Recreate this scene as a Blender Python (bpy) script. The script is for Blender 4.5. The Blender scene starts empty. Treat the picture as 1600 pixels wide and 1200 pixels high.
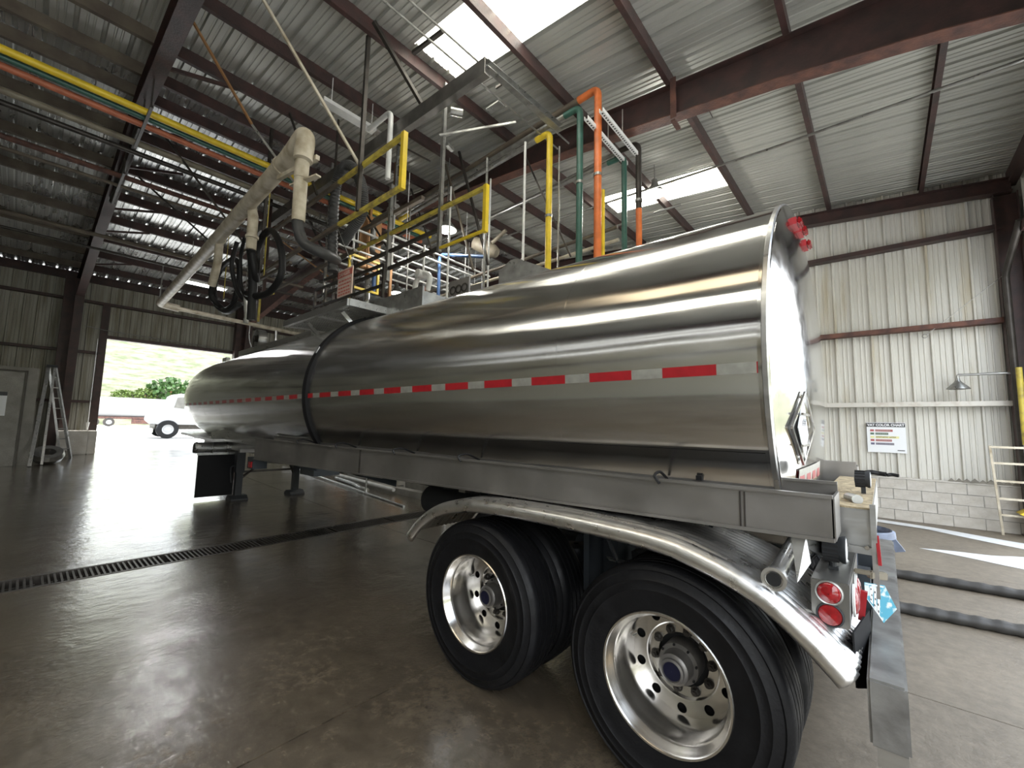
import bpy, bmesh, math, random
from mathutils import Vector, Matrix
random.seed(7)
SC = bpy.context.scene
COL = SC.collection
PI = math.pi
# ------------------------------------------------------------------ camera
cam = bpy.data.cameras.new('camera'); co = bpy.data.objects.new('camera', cam); COL.objects.link(co)
cam.sensor_fit = 'HORIZONTAL'; cam.sensor_width = 36.0; cam.lens = 662.2 * 36.0 / 1600.0
cam.clip_start = .05; cam.clip_end = 600
yaw, pitch, roll = 2.28901, 0.09694, 0.02321
fw = Vector((math.cos(pitch)*math.cos(yaw), math.cos(pitch)*math.sin(yaw), math.sin(pitch)))
rt = Vector((math.sin(yaw), -math.cos(yaw), 0)); up = rt.cross(fw)
r2 = math.cos(roll)*rt + math.sin(roll)*up; u2 = -math.sin(roll)*rt + math.cos(roll)*up
M = Matrix((r2, u2, -fw)).transposed().to_4x4(); M.translation = Vector((0.8249, -2.0526, 1.6792))
co.matrix_world = M
SC.camera = co
# ------------------------------------------------------------------ world, sun, exposure
SC.view_settings.view_transform = 'Standard'; SC.view_settings.look = 'None'
SC.view_settings.gamma = 1.0; SC.view_settings.use_curve_mapping = False
SC.view_settings.exposure = 0.1
W = bpy.data.worlds.new('world'); SC.world = W; W.use_nodes = True
wn = W.node_tree.nodes; wl = W.node_tree.links
bg = wn['Background']; bg.inputs['Strength'].default_value = 6.0
tc = wn.new('ShaderNodeTexCoord'); nz = wn.new('ShaderNodeTexNoise'); nz.inputs['Scale'].default_value = 2.2
cr = wn.new('ShaderNodeValToRGB'); cr.color_ramp.elements[0].position = .35; cr.color_ramp.elements[1].position = .7
cr.color_ramp.elements[0].color = (.72, .84, 1, 1); cr.color_ramp.elements[1].color = (1, .99, .97, 1)
wl.new(tc.outputs['Generated'], nz.inputs['Vector']); wl.new(nz.outputs['Fac'], cr.inputs['Fac']); wl.new(cr.outputs['Color'], bg.inputs['Color'])
sl = bpy.data.lights.new('sun', 'SUN'); sl.energy = 8.0; sl.angle = .02; sl.color = (1, .96, .88)
so = bpy.data.objects.new('sun', sl); COL.objects.link(so); so.location = (0, 0, 30)
so.rotation_euler = Vector((-.25, .5, .83)).to_track_quat('Z', 'Y').to_euler()

def portal(loc, size, direction):
    l = bpy.data.lights.new('door_portal', 'AREA'); l.shape = 'RECTANGLE'; l.size, l.size_y = size
    l.cycles.is_portal = True
    o = bpy.data.objects.new('door_portal', l); COL.objects.link(o); o.location = loc
    o.rotation_euler = Vector(direction).to_track_quat('-Z', 'Z').to_euler()
portal((-19.95, 1.68, 2.4), (4.1, 4.0), (1, 0, 0))
portal((2.98, 1.35, 2.6), (4.7, 5.2), (-1, 0, 0))
portal((2.98, -3.9, 2.6), (5.0, 5.2), (-1, 0, 0))
portal((2.98, 6.3, 2.6), (4.8, 5.2), (-1, 0, 0))

# ------------------------------------------------------------------ materials
def mat(name, col, rough=.6, metal=0.0, var=0.0, scale=6.0, col2=None, bump=0.0, bscale=40.0, emis=None, estr=0.0, rvar=0.0,
        stretch=(1, 1, 1), spec=.5, lo=.35, hi=.7, detail=5.0, coat=0.0):
    m = bpy.data.materials.new(name); m.use_nodes = True
    nt = m.node_tree; N, L = nt.nodes, nt.links; b = N['Principled BSDF']
    b.inputs['Base Color'].default_value = (*col, 1); b.inputs['Roughness'].default_value = rough
    b.inputs['Metallic'].default_value = metal; b.inputs['Specular IOR Level'].default_value = spec
    if coat: b.inputs['Coat Weight'].default_value = coat; b.inputs['Coat Roughness'].default_value = .1
    if emis: b.inputs['Emission Color'].default_value = (*emis, 1); b.inputs['Emission Strength'].default_value = estr
    c = N.new('ShaderNodeTexCoord'); mp = N.new('ShaderNodeMapping'); mp.inputs['Scale'].default_value = stretch
    L.new(c.outputs['Object'], mp.inputs['Vector'])
    if var or col2:
        n = N.new('ShaderNodeTexNoise'); n.inputs['Scale'].default_value = scale; n.inputs['Detail'].default_value = detail
        L.new(mp.outputs['Vector'], n.inputs['Vector'])
        r = N.new('ShaderNodeValToRGB'); e = r.color_ramp.elements
        e[0].position, e[1].position = lo, hi
        c2 = col2 or tuple(max(0, x*(1-var)) for x in col)
        e[0].color = (*c2, 1); e[1].color = (*col, 1)
        L.new(n.outputs['Fac'], r.inputs['Fac']); L.new(r.outputs['Color'], b.inputs['Base Color'])
        if rvar:
            mr = N.new('ShaderNodeMapRange'); mr.inputs['From Min'].default_value = .3; mr.inputs['From Max'].default_value = .7
            mr.inputs['To Min'].default_value = max(.02, rough-rvar); mr.inputs['To Max'].default_value = min(1, rough+rvar)
            n2 = N.new('ShaderNodeTexNoise'); n2.inputs['Scale'].default_value = scale*1.7; n2.inputs['Detail'].default_value = detail
            L.new(mp.outputs['Vector'], n2.inputs['Vector'])
            L.new(n2.outputs['Fac'], mr.inputs['Value']); L.new(mr.outputs['Result'], b.inputs['Roughness'])
    if bump:
        n3 = N.new('ShaderNodeTexNoise'); n3.inputs['Scale'].default_value = bscale; n3.inputs['Detail'].default_value = 4
        L.new(mp.outputs['Vector'], n3.inputs['Vector'])
        bp = N.new('ShaderNodeBump'); bp.inputs['Strength'].default_value = bump; bp.inputs['Distance'].default_value = .02
        L.new(n3.outputs['Fac'], bp.inputs['Height']); L.new(bp.outputs['Normal'], b.inputs['Normal'])
    return m

MT = {}
MT['roof'] = mat('galvanised_roof_sheet', (.53, .53, .49), .42, .45, .14, 1.2, stretch=(.5, .8, 1))
MT['roofleft'] = mat('shiny_galvanised_sheet', (.66, .67, .66), .30, .75, .2, 2, stretch=(.6, 1.5, 1), rvar=.08)
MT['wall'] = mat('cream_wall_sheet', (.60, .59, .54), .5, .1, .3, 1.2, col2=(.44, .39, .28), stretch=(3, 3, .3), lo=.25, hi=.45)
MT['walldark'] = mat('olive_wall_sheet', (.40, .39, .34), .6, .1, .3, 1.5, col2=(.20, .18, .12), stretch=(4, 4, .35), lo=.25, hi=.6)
MT['steel'] = mat('oxide_red_steel', (.072, .036, .032), .5, .1, 0, 5, col2=(.040, .026, .024), bump=.2)
MT['rust'] = mat('rusty_flange', (.16, .07, .048), .7, .1, 0, 6, col2=(.07, .035, .03), bump=.4)
MT['olive'] = mat('olive_steel', (.15, .125, .09), .6, .1, 0, 4, col2=(.09, .07, .055))
MT['darksteel'] = mat('dark_steel', (.07, .062, .055), .45, .5, 0, 6, col2=(.04, .035, .03))
MT['paleSteel'] = mat('pale_painted_girt', (.58, .56, .51), .5, .1, 0, 6, col2=(.38, .32, .27), lo=.2, hi=.45)
MT['galv'] = mat('galvanised_steel', (.42, .42, .40), .35, .8, .35, 8, rvar=.1)
MT['darkgalv'] = mat('weathered_channel_steel', (.20, .19, .175), .45, .6, .35, 6)
MT['alu'] = mat('brushed_aluminium', (.52, .52, .51), .34, .9, .2, 3, stretch=(.6, 6, 6), rvar=.08)
MT['boxdark'] = mat('dull_steel_box', (.24, .235, .22), .38, .8, .25, 5)
MT['bumpergalv'] = mat('weathered_bumper', (.34, .34, .33), .5, .75, 0, 7, col2=(.18, .175, .17), bump=.15, bscale=18)
MT['alurail'] = mat('dull_aluminium', (.34, .325, .31), .42, .85, .25, 2.5, rvar=.1)
MT['polished'] = mat('polished_wheel_aluminium', (.74, .72, .69), .22, 1.0, .12, 5, rvar=.05, bump=.05, bscale=6)
MT['fender'] = mat('scuffed_aluminium', (.82, .81, .79), .33, 1.0, .18, 9, rvar=.1, bump=.03, bscale=25)
MT['rubber'] = mat('tyre_rubber', (.006, .006, .007), .5, 0, .3, 8, rvar=.12, bump=.1, bscale=60, spec=.22)
MT['black'] = mat('black_rubber', (.012, .012, .013), .5, spec=.3)
MT['bandblack'] = mat('band_rubber', (.012, .012, .013), .75, spec=.15)
MT['blackmatte'] = mat('black_paint', (.02, .022, .025), .6)
MT['bluedark'] = mat('dark_blue_steel', (.035, .042, .05), .5, .3)
MT['yellow'] = mat('yellow_paint', (.78, .56, .03), .4, 0, .25, 6)
MT['yellowdirty'] = mat('worn_yellow_paint', (.50, .40, .06), .5, 0, 0, 8, col2=(.22, .17, .06), lo=.3, hi=.55)
MT['orange'] = mat('orange_paint', (.74, .19, .05), .4, 0, .3, 6)
MT['orangedull'] = mat('faded_orange_paint', (.52, .16, .08), .5, 0, .3, 6)
MT['green'] = mat('green_paint', (.045, .13, .10), .4, 0, .3, 6)
MT['blue'] = mat('blue_paint', (.06, .12, .26), .4)
MT['white'] = mat('white_paint', (.72, .72, .70), .45, 0, .15, 6)
MT['pvc'] = mat('stained_cream_pipe', (.55, .50, .40), .5, 0, 0, 5, col2=(.30, .25, .17), lo=.3, hi=.6)
MT['dullbeige'] = mat('dull_beige_pipe', (.24, .215, .16), .55, 0, 0, 4, col2=(.13, .11, .08))
MT['red'] = mat('red_reflective', (.33, .012, .018), .35, 0, .2, 20)
MT['tapewhite'] = mat('white_reflective', (.40, .40, .36), .4, .5, .2, 20)
MT['redlens'] = mat('red_lens', (.30, .006, .010), .12, 0, .35, 60, coat=.4)
MT['conc'] = mat('concrete_blocks', (.60, .58, .54), .8, 0, 0, 3, col2=(.42, .39, .34), bump=.3, lo=.3, hi=.65)
MT['concdark'] = mat('grey_concrete', (.33, .32, .29), .8, 0, .3, 4, bump=.3)
MT['wood'] = mat('dirty_box', (.28, .27, .24), .7, 0, .3, 3, bump=.2)
MT['mud'] = mat('dried_mud', (.45, .36, .22), .9, 0, .5, 25, bump=.8, bscale=50)
MT['binblue'] = mat('blue_grey_plastic', (.20, .24, .33), .5, 0, 0, 10, col2=(.12, .14, .19))
MT['glasslit'] = mat('lamp_glass', (1, 1, 1), .3, emis=(1, .98, .93), estr=40)
MT['tubelit'] = mat('fluorescent_tube', (1, 1, 1), .3, emis=(1, 1, 1), estr=12)
MT['brass'] = mat('brown_fitting', (.30, .16, .07), .5, .4)
MT['hubgrey'] = mat('hub_casting', (.22, .21, .20), .42, .7, .3, 10)
MT['navy'] = mat('navy_window', (.004, .005, .022), .3)
MT['darkhole'] = mat('dark_interior', (.008, .008, .008), .9)
MT['paper'] = mat('sign_white', (.78, .80, .82), .5)
MT['signblack'] = mat('sign_black', (.05, .05, .055), .5)
MT['signred'] = mat('sign_red', (.42, .12, .12), .5)
MT['signgreen'] = mat('sign_green', (.10, .17, .12), .5)
MT['signyellow'] = mat('sign_yellow', (.75, .72, .35), .5)
MT['signpurple'] = mat('sign_purple', (.15, .14, .22), .5)
MT['dangerred'] = mat('danger_red', (.50, .12, .09), .5)
MT['dangerpink'] = mat('danger_board', (.62, .48, .42), .5)
MT['plateblue'] = mat('plate_blue', (.06, .30, .42), .4, 0, 0, 25, col2=(.55, .62, .62), lo=.42, hi=.5)
MT['asphalt'] = mat('yard_concrete', (.62, .61, .58), .7, 0, .2, .6)
MT['bush'] = mat('bush_leaves', (.05, .12, .02), .7, 0, .5, 3)
MT['rock'] = mat('rubble_stone', (.25, .23, .19), .8, 0, .4, 5, bump=.4)
MT['truckwhite'] = mat('truck_white', (.30, .30, .30), .5)
MT['glass'] = mat('dark_glass', (.03, .04, .05), .1)
MT['amber'] = mat('amber_lens', (.7, .2, .02), .2)

def skylight_mat():
    m = mat('fibreglass_skylight', (.9, .88, .75), .6); nt = m.node_tree; N, L = nt.nodes, nt.links; b = N['Principled BSDF']
    c = N.new('ShaderNodeTexCoord'); mp = N.new('ShaderNodeMapping'); mp.inputs['Scale'].default_value = (1.5, 12, 1)
    n = N.new('ShaderNodeTexNoise'); n.inputs['Scale'].default_value = 2.0; n.inputs['Detail'].default_value = 6
    r = N.new('ShaderNodeValToRGB'); e = r.color_ramp.elements
    e[0].position, e[1].position = .30, .42; e[0].color = (.45, .33, .14, 1); e[1].color = (1, .98, .9, 1)
    L.new(c.outputs['Object'], mp.inputs['Vector']); L.new(mp.outputs['Vector'], n.inputs['Vector'])
    L.new(n.outputs['Fac'], r.inputs['Fac']); L.new(r.outputs['Color'], b.inputs['Emission Color'])
    b.inputs['Emission Strength'].default_value = 5.5
    return m
MT['sky'] = skylight_mat()
MT['skytan'] = mat('aged_tan_skylight', (.6, .5, .35), .6, emis=(1, .83, .58), estr=1.8)
MT['strip'] = mat('added_wall_glow', (.8, .8, .8), .6, emis=(.95, .98, 1), estr=3.0)  # glow for the unseen near-wall strips, added for streaks on the tank

def tank_mat(name, rough, aniso=True):
    m = mat(name, (.70, .69, .66), rough, 1.0); nt = m.node_tree; N, L = nt.nodes, nt.links; b = N['Principled BSDF']
    c = N.new('ShaderNodeTexCoord'); mp = N.new('ShaderNodeMapping'); mp.inputs['Scale'].default_value = (.5, 5, 5)
    n = N.new('ShaderNodeTexNoise'); n.inputs['Scale'].default_value = 2.2; n.inputs['Detail'].default_value = 8; n.inputs['Roughness'].default_value = .65
    L.new(c.outputs['Object'], mp.inputs['Vector']); L.new(mp.outputs['Vector'], n.inputs['Vector'])
    mr = N.new('ShaderNodeMapRange'); mr.inputs['From Min'].default_value = .3; mr.inputs['From Max'].default_value = .7
    mr.inputs['To Min'].default_value = rough*.75; mr.inputs['To Max'].default_value = rough*1.5
    L.new(n.outputs['Fac'], mr.inputs['Value']); L.new(mr.outputs['Result'], b.inputs['Roughness'])
    r = N.new('ShaderNodeValToRGB'); e = r.color_ramp.elements; e[0].color = (.60, .595, .58, 1); e[1].color = (.78, .775, .755, 1)
    L.new(n.outputs['Fac'], r.inputs['Fac']); L.new(r.outputs['Color'], b.inputs['Base Color'])
    n3 = N.new('ShaderNodeTexNoise'); n3.inputs['Scale'].default_value = 1.1; n3.inputs['Detail'].default_value = 2
    mp3 = N.new('ShaderNodeMapping'); mp3.inputs['Scale'].default_value = (1, 1.6, 1.6)
    L.new(c.outputs['Object'], mp3.inputs['Vector']); L.new(mp3.outputs['Vector'], n3.inputs['Vector'])
    if aniso:
        b.inputs['Anisotropic'].default_value = 1.0; b.inputs['Anisotropic Rotation'].default_value = .25
        tg = N.new('ShaderNodeTangent'); tg.direction_type = 'RADIAL'; tg.axis = 'X'; L.new(tg.outputs['Tangent'], b.inputs['Tangent'])
    bp = N.new('ShaderNodeBump'); bp.inputs['Strength'].default_value = .10; bp.inputs['Distance'].default_value = .03
    L.new(n3.outputs['Fac'], bp.inputs['Height']); L.new(bp.outputs['Normal'], b.inputs['Normal'])
    return m
MT['tank'] = tank_mat('mirror_stainless_tank', .135)
MT['head'] = tank_mat('mirror_stainless_head', .10, False)

def floor_mat():
    m = mat('wet_concrete_floor', (.2, .19, .17), .3); nt = m.node_tree; N, L = nt.nodes, nt.links; b = N['Principled BSDF']
    c = N.new('ShaderNodeTexCoord')
    def noise(s, d, sc=(1, 1, 1), ro=.6):
        mp = N.new('ShaderNodeMapping'); mp.inputs['Scale'].default_value = sc
        n = N.new('ShaderNodeTexNoise'); n.inputs['Scale'].default_value = s; n.inputs['Detail'].default_value = d; n.inputs['Roughness'].default_value = ro
        L.new(c.outputs['Object'], mp.inputs['Vector']); L.new(mp.outputs['Vector'], n.inputs['Vector']); return n
    n1 = noise(.45, 6); n2 = noise(11, 10, ro=.75); n4 = noise(.55, 5, (1, 1.6, 1))
    r = N.new('ShaderNodeValToRGB'); e = r.color_ramp.elements
    e[0].position, e[1].position = .38, .62; e[0].color = (.042, .032, .022, 1); e[1].color = (.135, .110, .078, 1)
    mx = N.new('ShaderNodeMath'); mx.operation = 'MULTIPLY_ADD'; mx.inputs[1].default_value = .5
    ml = N.new('ShaderNodeMath'); ml.operation = 'MULTIPLY'; ml.inputs[1].default_value = .5
    L.new(n2.outputs['Fac'], ml.inputs[0]); L.new(n1.outputs['Fac'], mx.inputs[0]); L.new(ml.outputs[0], mx.inputs[2])
    L.new(mx.outputs[0], r.inputs['Fac'])
    # bright dry concrete on the right-hand side of the bay (world X > 0.9, Y > 1): a dry, paler area of the slab
    sp = N.new('ShaderNodeSeparateXYZ'); L.new(c.outputs['Object'], sp.inputs[0])
    dr = N.new('ShaderNodeMapRange'); dr.inputs['From Min'].default_value = -.6; dr.inputs['From Max'].default_value = 1.0
    L.new(sp.outputs['X'], dr.inputs['Value'])
    mixc = N.new('ShaderNodeMix'); mixc.data_type = 'RGBA'
    r2_ = N.new('ShaderNodeValToRGB'); e2 = r2_.color_ramp.elements
    e2[0].position, e2[1].position = .35, .62; e2[0].color = (.085, .068, .048, 1); e2[1].color = (.205, .172, .128, 1)
    L.new(mx.outputs[0], r2_.inputs['Fac'])
    L.new(dr.outputs['Result'], mixc.inputs['Factor']); L.new(r.outputs['Color'], mixc.inputs['A']); L.new(r2_.outputs['Color'], mixc.inputs['B'])
    L.new(mixc.outputs['Result'], b.inputs['Base Color'])
    # wet film / puddles: where the low noise is high the water lies smooth
    pr_ = N.new('ShaderNodeValToRGB'); e3 = pr_.color_ramp.elements
    e3[0].position, e3[1].position = .40, .58; e3[0].color = (.27, .27, .27, 1); e3[1].color = (.07, .07, .07, 1)
    L.new(n4.outputs['Fac'], pr_.inputs['Fac'])
    rmix = N.new('ShaderNodeMix'); rmix.data_type = 'FLOAT'; rmix.inputs['B'].default_value = .6
    L.new(dr.outputs['Result'], rmix.inputs['Factor']); L.new(pr_.outputs['Color'], rmix.inputs['A'])
    L.new(rmix.outputs['Result'], b.inputs['Roughness'])
    n5 = noise(30, 5, ro=.65)
    bp = N.new('ShaderNodeBump'); bp.inputs['Strength'].default_value = .55; bp.inputs['Distance'].default_value = .008
    L.new(n5.outputs['Fac'], bp.inputs['Height']); L.new(bp.outputs['Normal'], b.inputs['Normal'])
    b.inputs['IOR'].default_value = 1.7
    cw = N.new('ShaderNodeMapRange'); cw.inputs['From Min'].default_value = .38; cw.inputs['From Max'].default_value = .52
    L.new(n4.outputs['Fac'], cw.inputs['Value'])
    wx = N.new('ShaderNodeMapRange'); wx.inputs['From Min'].default_value = -.5; wx.inputs['From Max'].default_value = -5.0
    L.new(sp.outputs['X'], wx.inputs['Value'])
    cm = N.new('ShaderNodeMath'); cm.operation = 'MAXIMUM'; L.new(cw.outputs['Result'], cm.inputs[0]); L.new(wx.outputs['Result'], cm.inputs[1])
    dm = N.new('ShaderNodeMath'); dm.operation = 'SUBTRACT'; dm.use_clamp = True; L.new(cm.outputs[0], dm.inputs[0]); L.new(dr.outputs['Result'], dm.inputs[1])
    L.new(dm.outputs[0], b.inputs['Coat Weight']); b.inputs['Coat Roughness'].default_value = .07; b.inputs['Coat IOR'].default_value = 1.9
    bp2 = N.new('ShaderNodeBump'); bp2.inputs['Strength'].default_value = .5; bp2.inputs['Distance'].default_value = .006
    n6 = noise(9, 7, ro=.7); L.new(n6.outputs['Fac'], bp2.inputs['Height']); n7 = noise(1.6, 5, (1, .55, 1), ro=.6); bp3 = N.new('ShaderNodeBump'); bp3.inputs['Strength'].default_value = .45; bp3.inputs['Distance'].default_value = .05
    L.new(n7.outputs['Fac'], bp3.inputs['Height']); L.new(bp2.outputs['Normal'], bp3.inputs['Normal']); L.new(bp3.outputs['Normal'], b.inputs['Coat Normal'])
    return m
MT['floor'] = floor_mat()

def hill_mat():
    m = mat('grassy_hill', (.2, .25, .08), .9); nt = m.node_tree; N, L = nt.nodes, nt.links; b = N['Principled BSDF']
    c = N.new('ShaderNodeTexCoord'); mp = N.new('ShaderNodeMapping'); mp.inputs['Scale'].default_value = (.22, .16, .6)
    n = N.new('ShaderNodeTexNoise'); n.inputs['Scale'].default_value = 2.5; n.inputs['Detail'].default_value = 9; n.inputs['Roughness'].default_value = .7
    L.new(c.outputs['Object'], mp.inputs['Vector']); L.new(mp.outputs['Vector'], n.inputs['Vector'])
    r = N.new('ShaderNodeValToRGB'); e = r.color_ramp.elements
    e[0].position, e[1].position = .40, .58; e[0].color = (.062, .080, .030, 1); e[1].color = (.165, .152, .105, 1)
    L.new(n.outputs['Fac'], r.inputs['Fac']); L.new(r.outputs['Color'], b.inputs['Base Color'])
    return m
MT['hill'] = hill_mat()

# ------------------------------------------------------------------ mesh helpers
class MB:
    def __init__(s): s.v = []; s.f = []
    def add(s, vs, fs):
        o = len(s.v); s.v += [tuple(v) for v in vs]; s.f += [tuple(i+o for i in f) for f in fs]; return s
    def box(s, x0, x1, y0, y1, z0, z1):
        return s.add([(x0,y0,z0),(x1,y0,z0),(x1,y1,z0),(x0,y1,z0),(x0,y0,z1),(x1,y0,z1),(x1,y1,z1),(x0,y1,z1)],
                     [(0,3,2,1),(4,5,6,7),(0,1,5,4),(1,2,6,5),(2,3,7,6),(3,0,4,7)])
    def bar(s, a, b, w, h=None, upv=(0, 0, 1)):
        h = h or w; a, b = Vector(a), Vector(b); d = (b-a).normalized(); u = Vector(upv)
        if abs(d.dot(u)) > .95: u = Vector((0, 1, 0))
        r = d.cross(u).normalized(); u = r.cross(d).normalized(); vs = []
        for q in (a, b):
            for i, j in ((-1,-1),(1,-1),(1,1),(-1,1)): vs.append(q + r*(i*w/2) + u*(j*h/2))
        return s.add(vs, [(0,3,2,1),(4,5,6,7),(0,1,5,4),(1,2,6,5),(2,3,7,6),(3,0,4,7)])
    def section(s, a, b, prof, upv=(0, 0, 1), closed=True):
        """sweep 2-D profile [(side, up)] from a to b"""
        a, b = Vector(a), Vector(b); d = (b-a).normalized(); u = Vector(upv)
        if abs(d.dot(u)) > .95: u = Vector((0, 1, 0))
        r = d.cross(u).normalized(); u = r.cross(d).normalized(); n = len(prof)
        vs = [q + r*x + u*y for q in (a, b) for x, y in prof]
        fs = [(i, (i+1) % n, n+(i+1) % n, n+i) for i in range(n if closed else n-1)]
        if closed: fs += [tuple(range(n))[::-1], tuple(range(n, 2*n))]
        return s.add(vs, fs)
    def tube(s, pts, r, n=10, cap=True, rad=None):
        pts = [Vector(p) for p in pts]; m = len(pts); vs = []; prev = None
        for i, p in enumerate(pts):
            d = (pts[min(i+1, m-1)] - pts[max(i-1, 0)]).normalized()
            if prev is None:
                t = Vector((0, 0, 1)) if abs(d.z) < .9 else Vector((1, 0, 0)); u = d.cross(t).normalized()
            else:
                u = (prev - d*prev.dot(d)).normalized()
            prev = u; w = d.cross(u); R = rad[i] if rad else r
            vs += [p + (u*math.cos(2*PI*k/n) + w*math.sin(2*PI*k/n))*R for k in range(n)]
        fs = [(i*n+k, i*n+(k+1) % n, (i+1)*n+(k+1) % n, (i+1)*n+k) for i in range(m-1) for k in range(n)]
        if cap: fs += [tuple(range(n))[::-1], tuple(range((m-1)*n, m*n))]
        return s.add(vs, fs)
    def cyl(s, a, b, r, n=16, r2=None):
        return s.tube([a, b], r, n, rad=[r, r if r2 is None else r2])
    def lathe(s, prof, c, axis='Y', n=48, closed=False, cap=False):
        """prof: [(radius, along axis)]"""
        vs = []
        for R, a in prof:
            for k in range(n):
                t = 2*PI*k/n; x, y = R*math.cos(t), R*math.sin(t)
                p = {'Y': (x, a, y), 'X': (a, x, y), 'Z': (x, y, a)}[axis]
                vs.append((c[0]+p[0], c[1]+p[1], c[2]+p[2]))
        m = len(prof)
        fs = [(i*n+k, i*n+(k+1) % n, ((i+1) % m)*n+(k+1) % n, ((i+1) % m)*n+k) for i in range(m if closed else m-1) for k in range(n)]
        if cap: fs += [tuple(range(n))[::-1], tuple(range((m-1)*n, m*n))]
        return s.add(vs, fs)
    def prism(s, poly, d, vec):
        """poly 3-D points, extruded by vec"""
        n = len(poly); v = Vector(vec); vs = [Vector(p) for p in poly] + [Vector(p)+v for p in poly]
        return s.add(vs, [tuple(range(n))[::-1], tuple(range(n, 2*n))] + [(i, (i+1) % n, n+(i+1) % n, n+i) for i in range(n)])

ORG = {}
def build(name, mb, m, parent=None, smooth=False, origin=None, bevel=0.0):
    me = bpy.data.meshes.new(name)
    if origin is None:
        if parent is not None: origin = ORG[parent.name]
        else:
            xs = [v[0] for v in mb.v]; ys = [v[1] for v in mb.v]; zs = [v[2] for v in mb.v]
            origin = ((min(xs)+max(xs))/2, (min(ys)+max(ys))/2, min(zs))
    O = Vector(origin)
    me.from_pydata([tuple(Vector(v)-O) for v in mb.v], [], mb.f); me.update()
    bm = bmesh.new(); bm.from_mesh(me); bmesh.ops.recalc_face_normals(bm, faces=bm.faces)
    if bevel: bmesh.ops.bevel(bm, geom=list(bm.edges), offset=bevel, segments=2, affect='EDGES', clamp_overlap=True)
    bm.to_mesh(me); bm.free()
    me.materials.append(MT[m] if isinstance(m, str) else m)
    if smooth:
        for p in me.polygons: p.use_smooth = True
        try: me.set_sharp_from_angle(angle=math.radians(38))
        except Exception: pass
    o = bpy.data.objects.new(name, me); COL.objects.link(o)
    if parent is not None:
        o.parent = parent; o.location = O - Vector(ORG[parent.name])
    else: o.location = O
    ORG[o.name] = tuple(O)
    return o
def T(name, label, cat, loc, group=None):
    o = bpy.data.objects.new(name, None); COL.objects.link(o); o.location = loc; o.empty_display_size = .2
    o['label'] = label; o['category'] = cat
    if group: o['group'] = group
    ORG[o.name] = tuple(loc); return o
def tag(o, label, cat, group=None):
    o['label'] = label; o['category'] = cat
    if group: o['group'] = group
    return o
def S(name, mb, m, parent=None, **k):
    o = build(name, mb, m, parent, **k)
    if parent is None: o['kind'] = 'structure'
    return o
def struct(name, loc):
    o = bpy.data.objects.new(name, None); COL.objects.link(o); o.location = loc; o['kind'] = 'structure'; ORG[o.name] = tuple(loc); return o
def share(src, parent, offset, rotz=None):
    """copy of a part (mesh data shared) moved by offset in its parent's space"""
    c = src.copy(); COL.objects.link(c); c.parent = parent
    c.location = Vector(src.location) + Vector(offset) if offset is not None else src.location
    ORG[c.name] = tuple(Vector(ORG[src.name]) + Vector(offset or (0, 0, 0)))
    return c
def curve(pts, n=8):
    P = [Vector(p) for p in pts]; P = [P[0]*2-P[1]] + P + [P[-1]*2-P[-2]]; out = []
    for i in range(1, len(P)-2):
        for k in range(n):
            t = k/n; a, b, c, d = P[i-1], P[i], P[i+1], P[i+2]
            out.append(.5*((2*b)+(c-a)*t+(2*a-5*b+4*c-d)*t*t+(3*b-a-3*c+d)*t**3))
    return out + [P[-2]]
def bend(pts, r=.12, n=5):
    """polyline with its corners rounded"""
    P = [Vector(p) for p in pts]; out = [P[0]]
    for i in range(1, len(P)-1):
        a, b, c = P[i-1], P[i], P[i+1]; u = (a-b); v = (c-b); rr = min(r, u.length*.45, v.length*.45)
        p0 = b+u.normalized()*rr; p1 = b+v.normalized()*rr
        for k in range(n+1):
            t = k/n; out.append(p0*(1-t)**2 + b*2*t*(1-t) + p1*t*t)
    return out + [P[-1]]

def roofz(x): return 7.55 - .085*abs(x+8.55)
def floorz(x): return 0.0 if x > -6.5 else min(.44, (-6.5-x)*.44/13.5)
XF, XB, YN, YW = -20.0, 2.95, -6.9, 9.6

# ------------------------------------------------------------------ floor
fb = MB(); xs = [3.1, 0, -5.42]; ys = [YN, YW]
def strip(mb, x0, x1, y0, y1, z0, z1):
    mb.add([(x0,y0,z0),(x1,y0,z1),(x1,y1,z1),(x0,y1,z0),(x0,y0,z0-.2),(x1,y0,z1-.2),(x1,y1,z1-.2),(x0,y1,z0-.2)],
           [(0,1,2,3),(7,6,5,4),(0,4,5,1),(1,5,6,2),(2,6,7,3),(3,7,4,0)])
floor = struct('floor', (0, 0, 0))
# slabs with expansion joints between them
edges_y = [YN, -2.6, 1.9, 5.6, YW]
for x0, x1 in ((3.1, -1.6), (-1.61, -5.48), (-5.92, -10.5), (-10.51, -15.2), (-15.21, -20.1)):
    for i in range(len(edges_y)-1):
        b = MB(); strip(b, x0, x1, edges_y[i]+(.004 if i else 0), edges_y[i+1]-.004, floorz(x0), floorz(x1))
        build('floor_slab', b, 'floor', floor)
b = MB(); b.box(-6.0, -5.4, YN, YW, -.35, -.2); build('joint_bed', b, 'concdark', floor)
b = MB(); b.box(3.1, -20.1, YN, YW, -.4, -.3); build('sub_base', b, 'concdark', floor)

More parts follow.
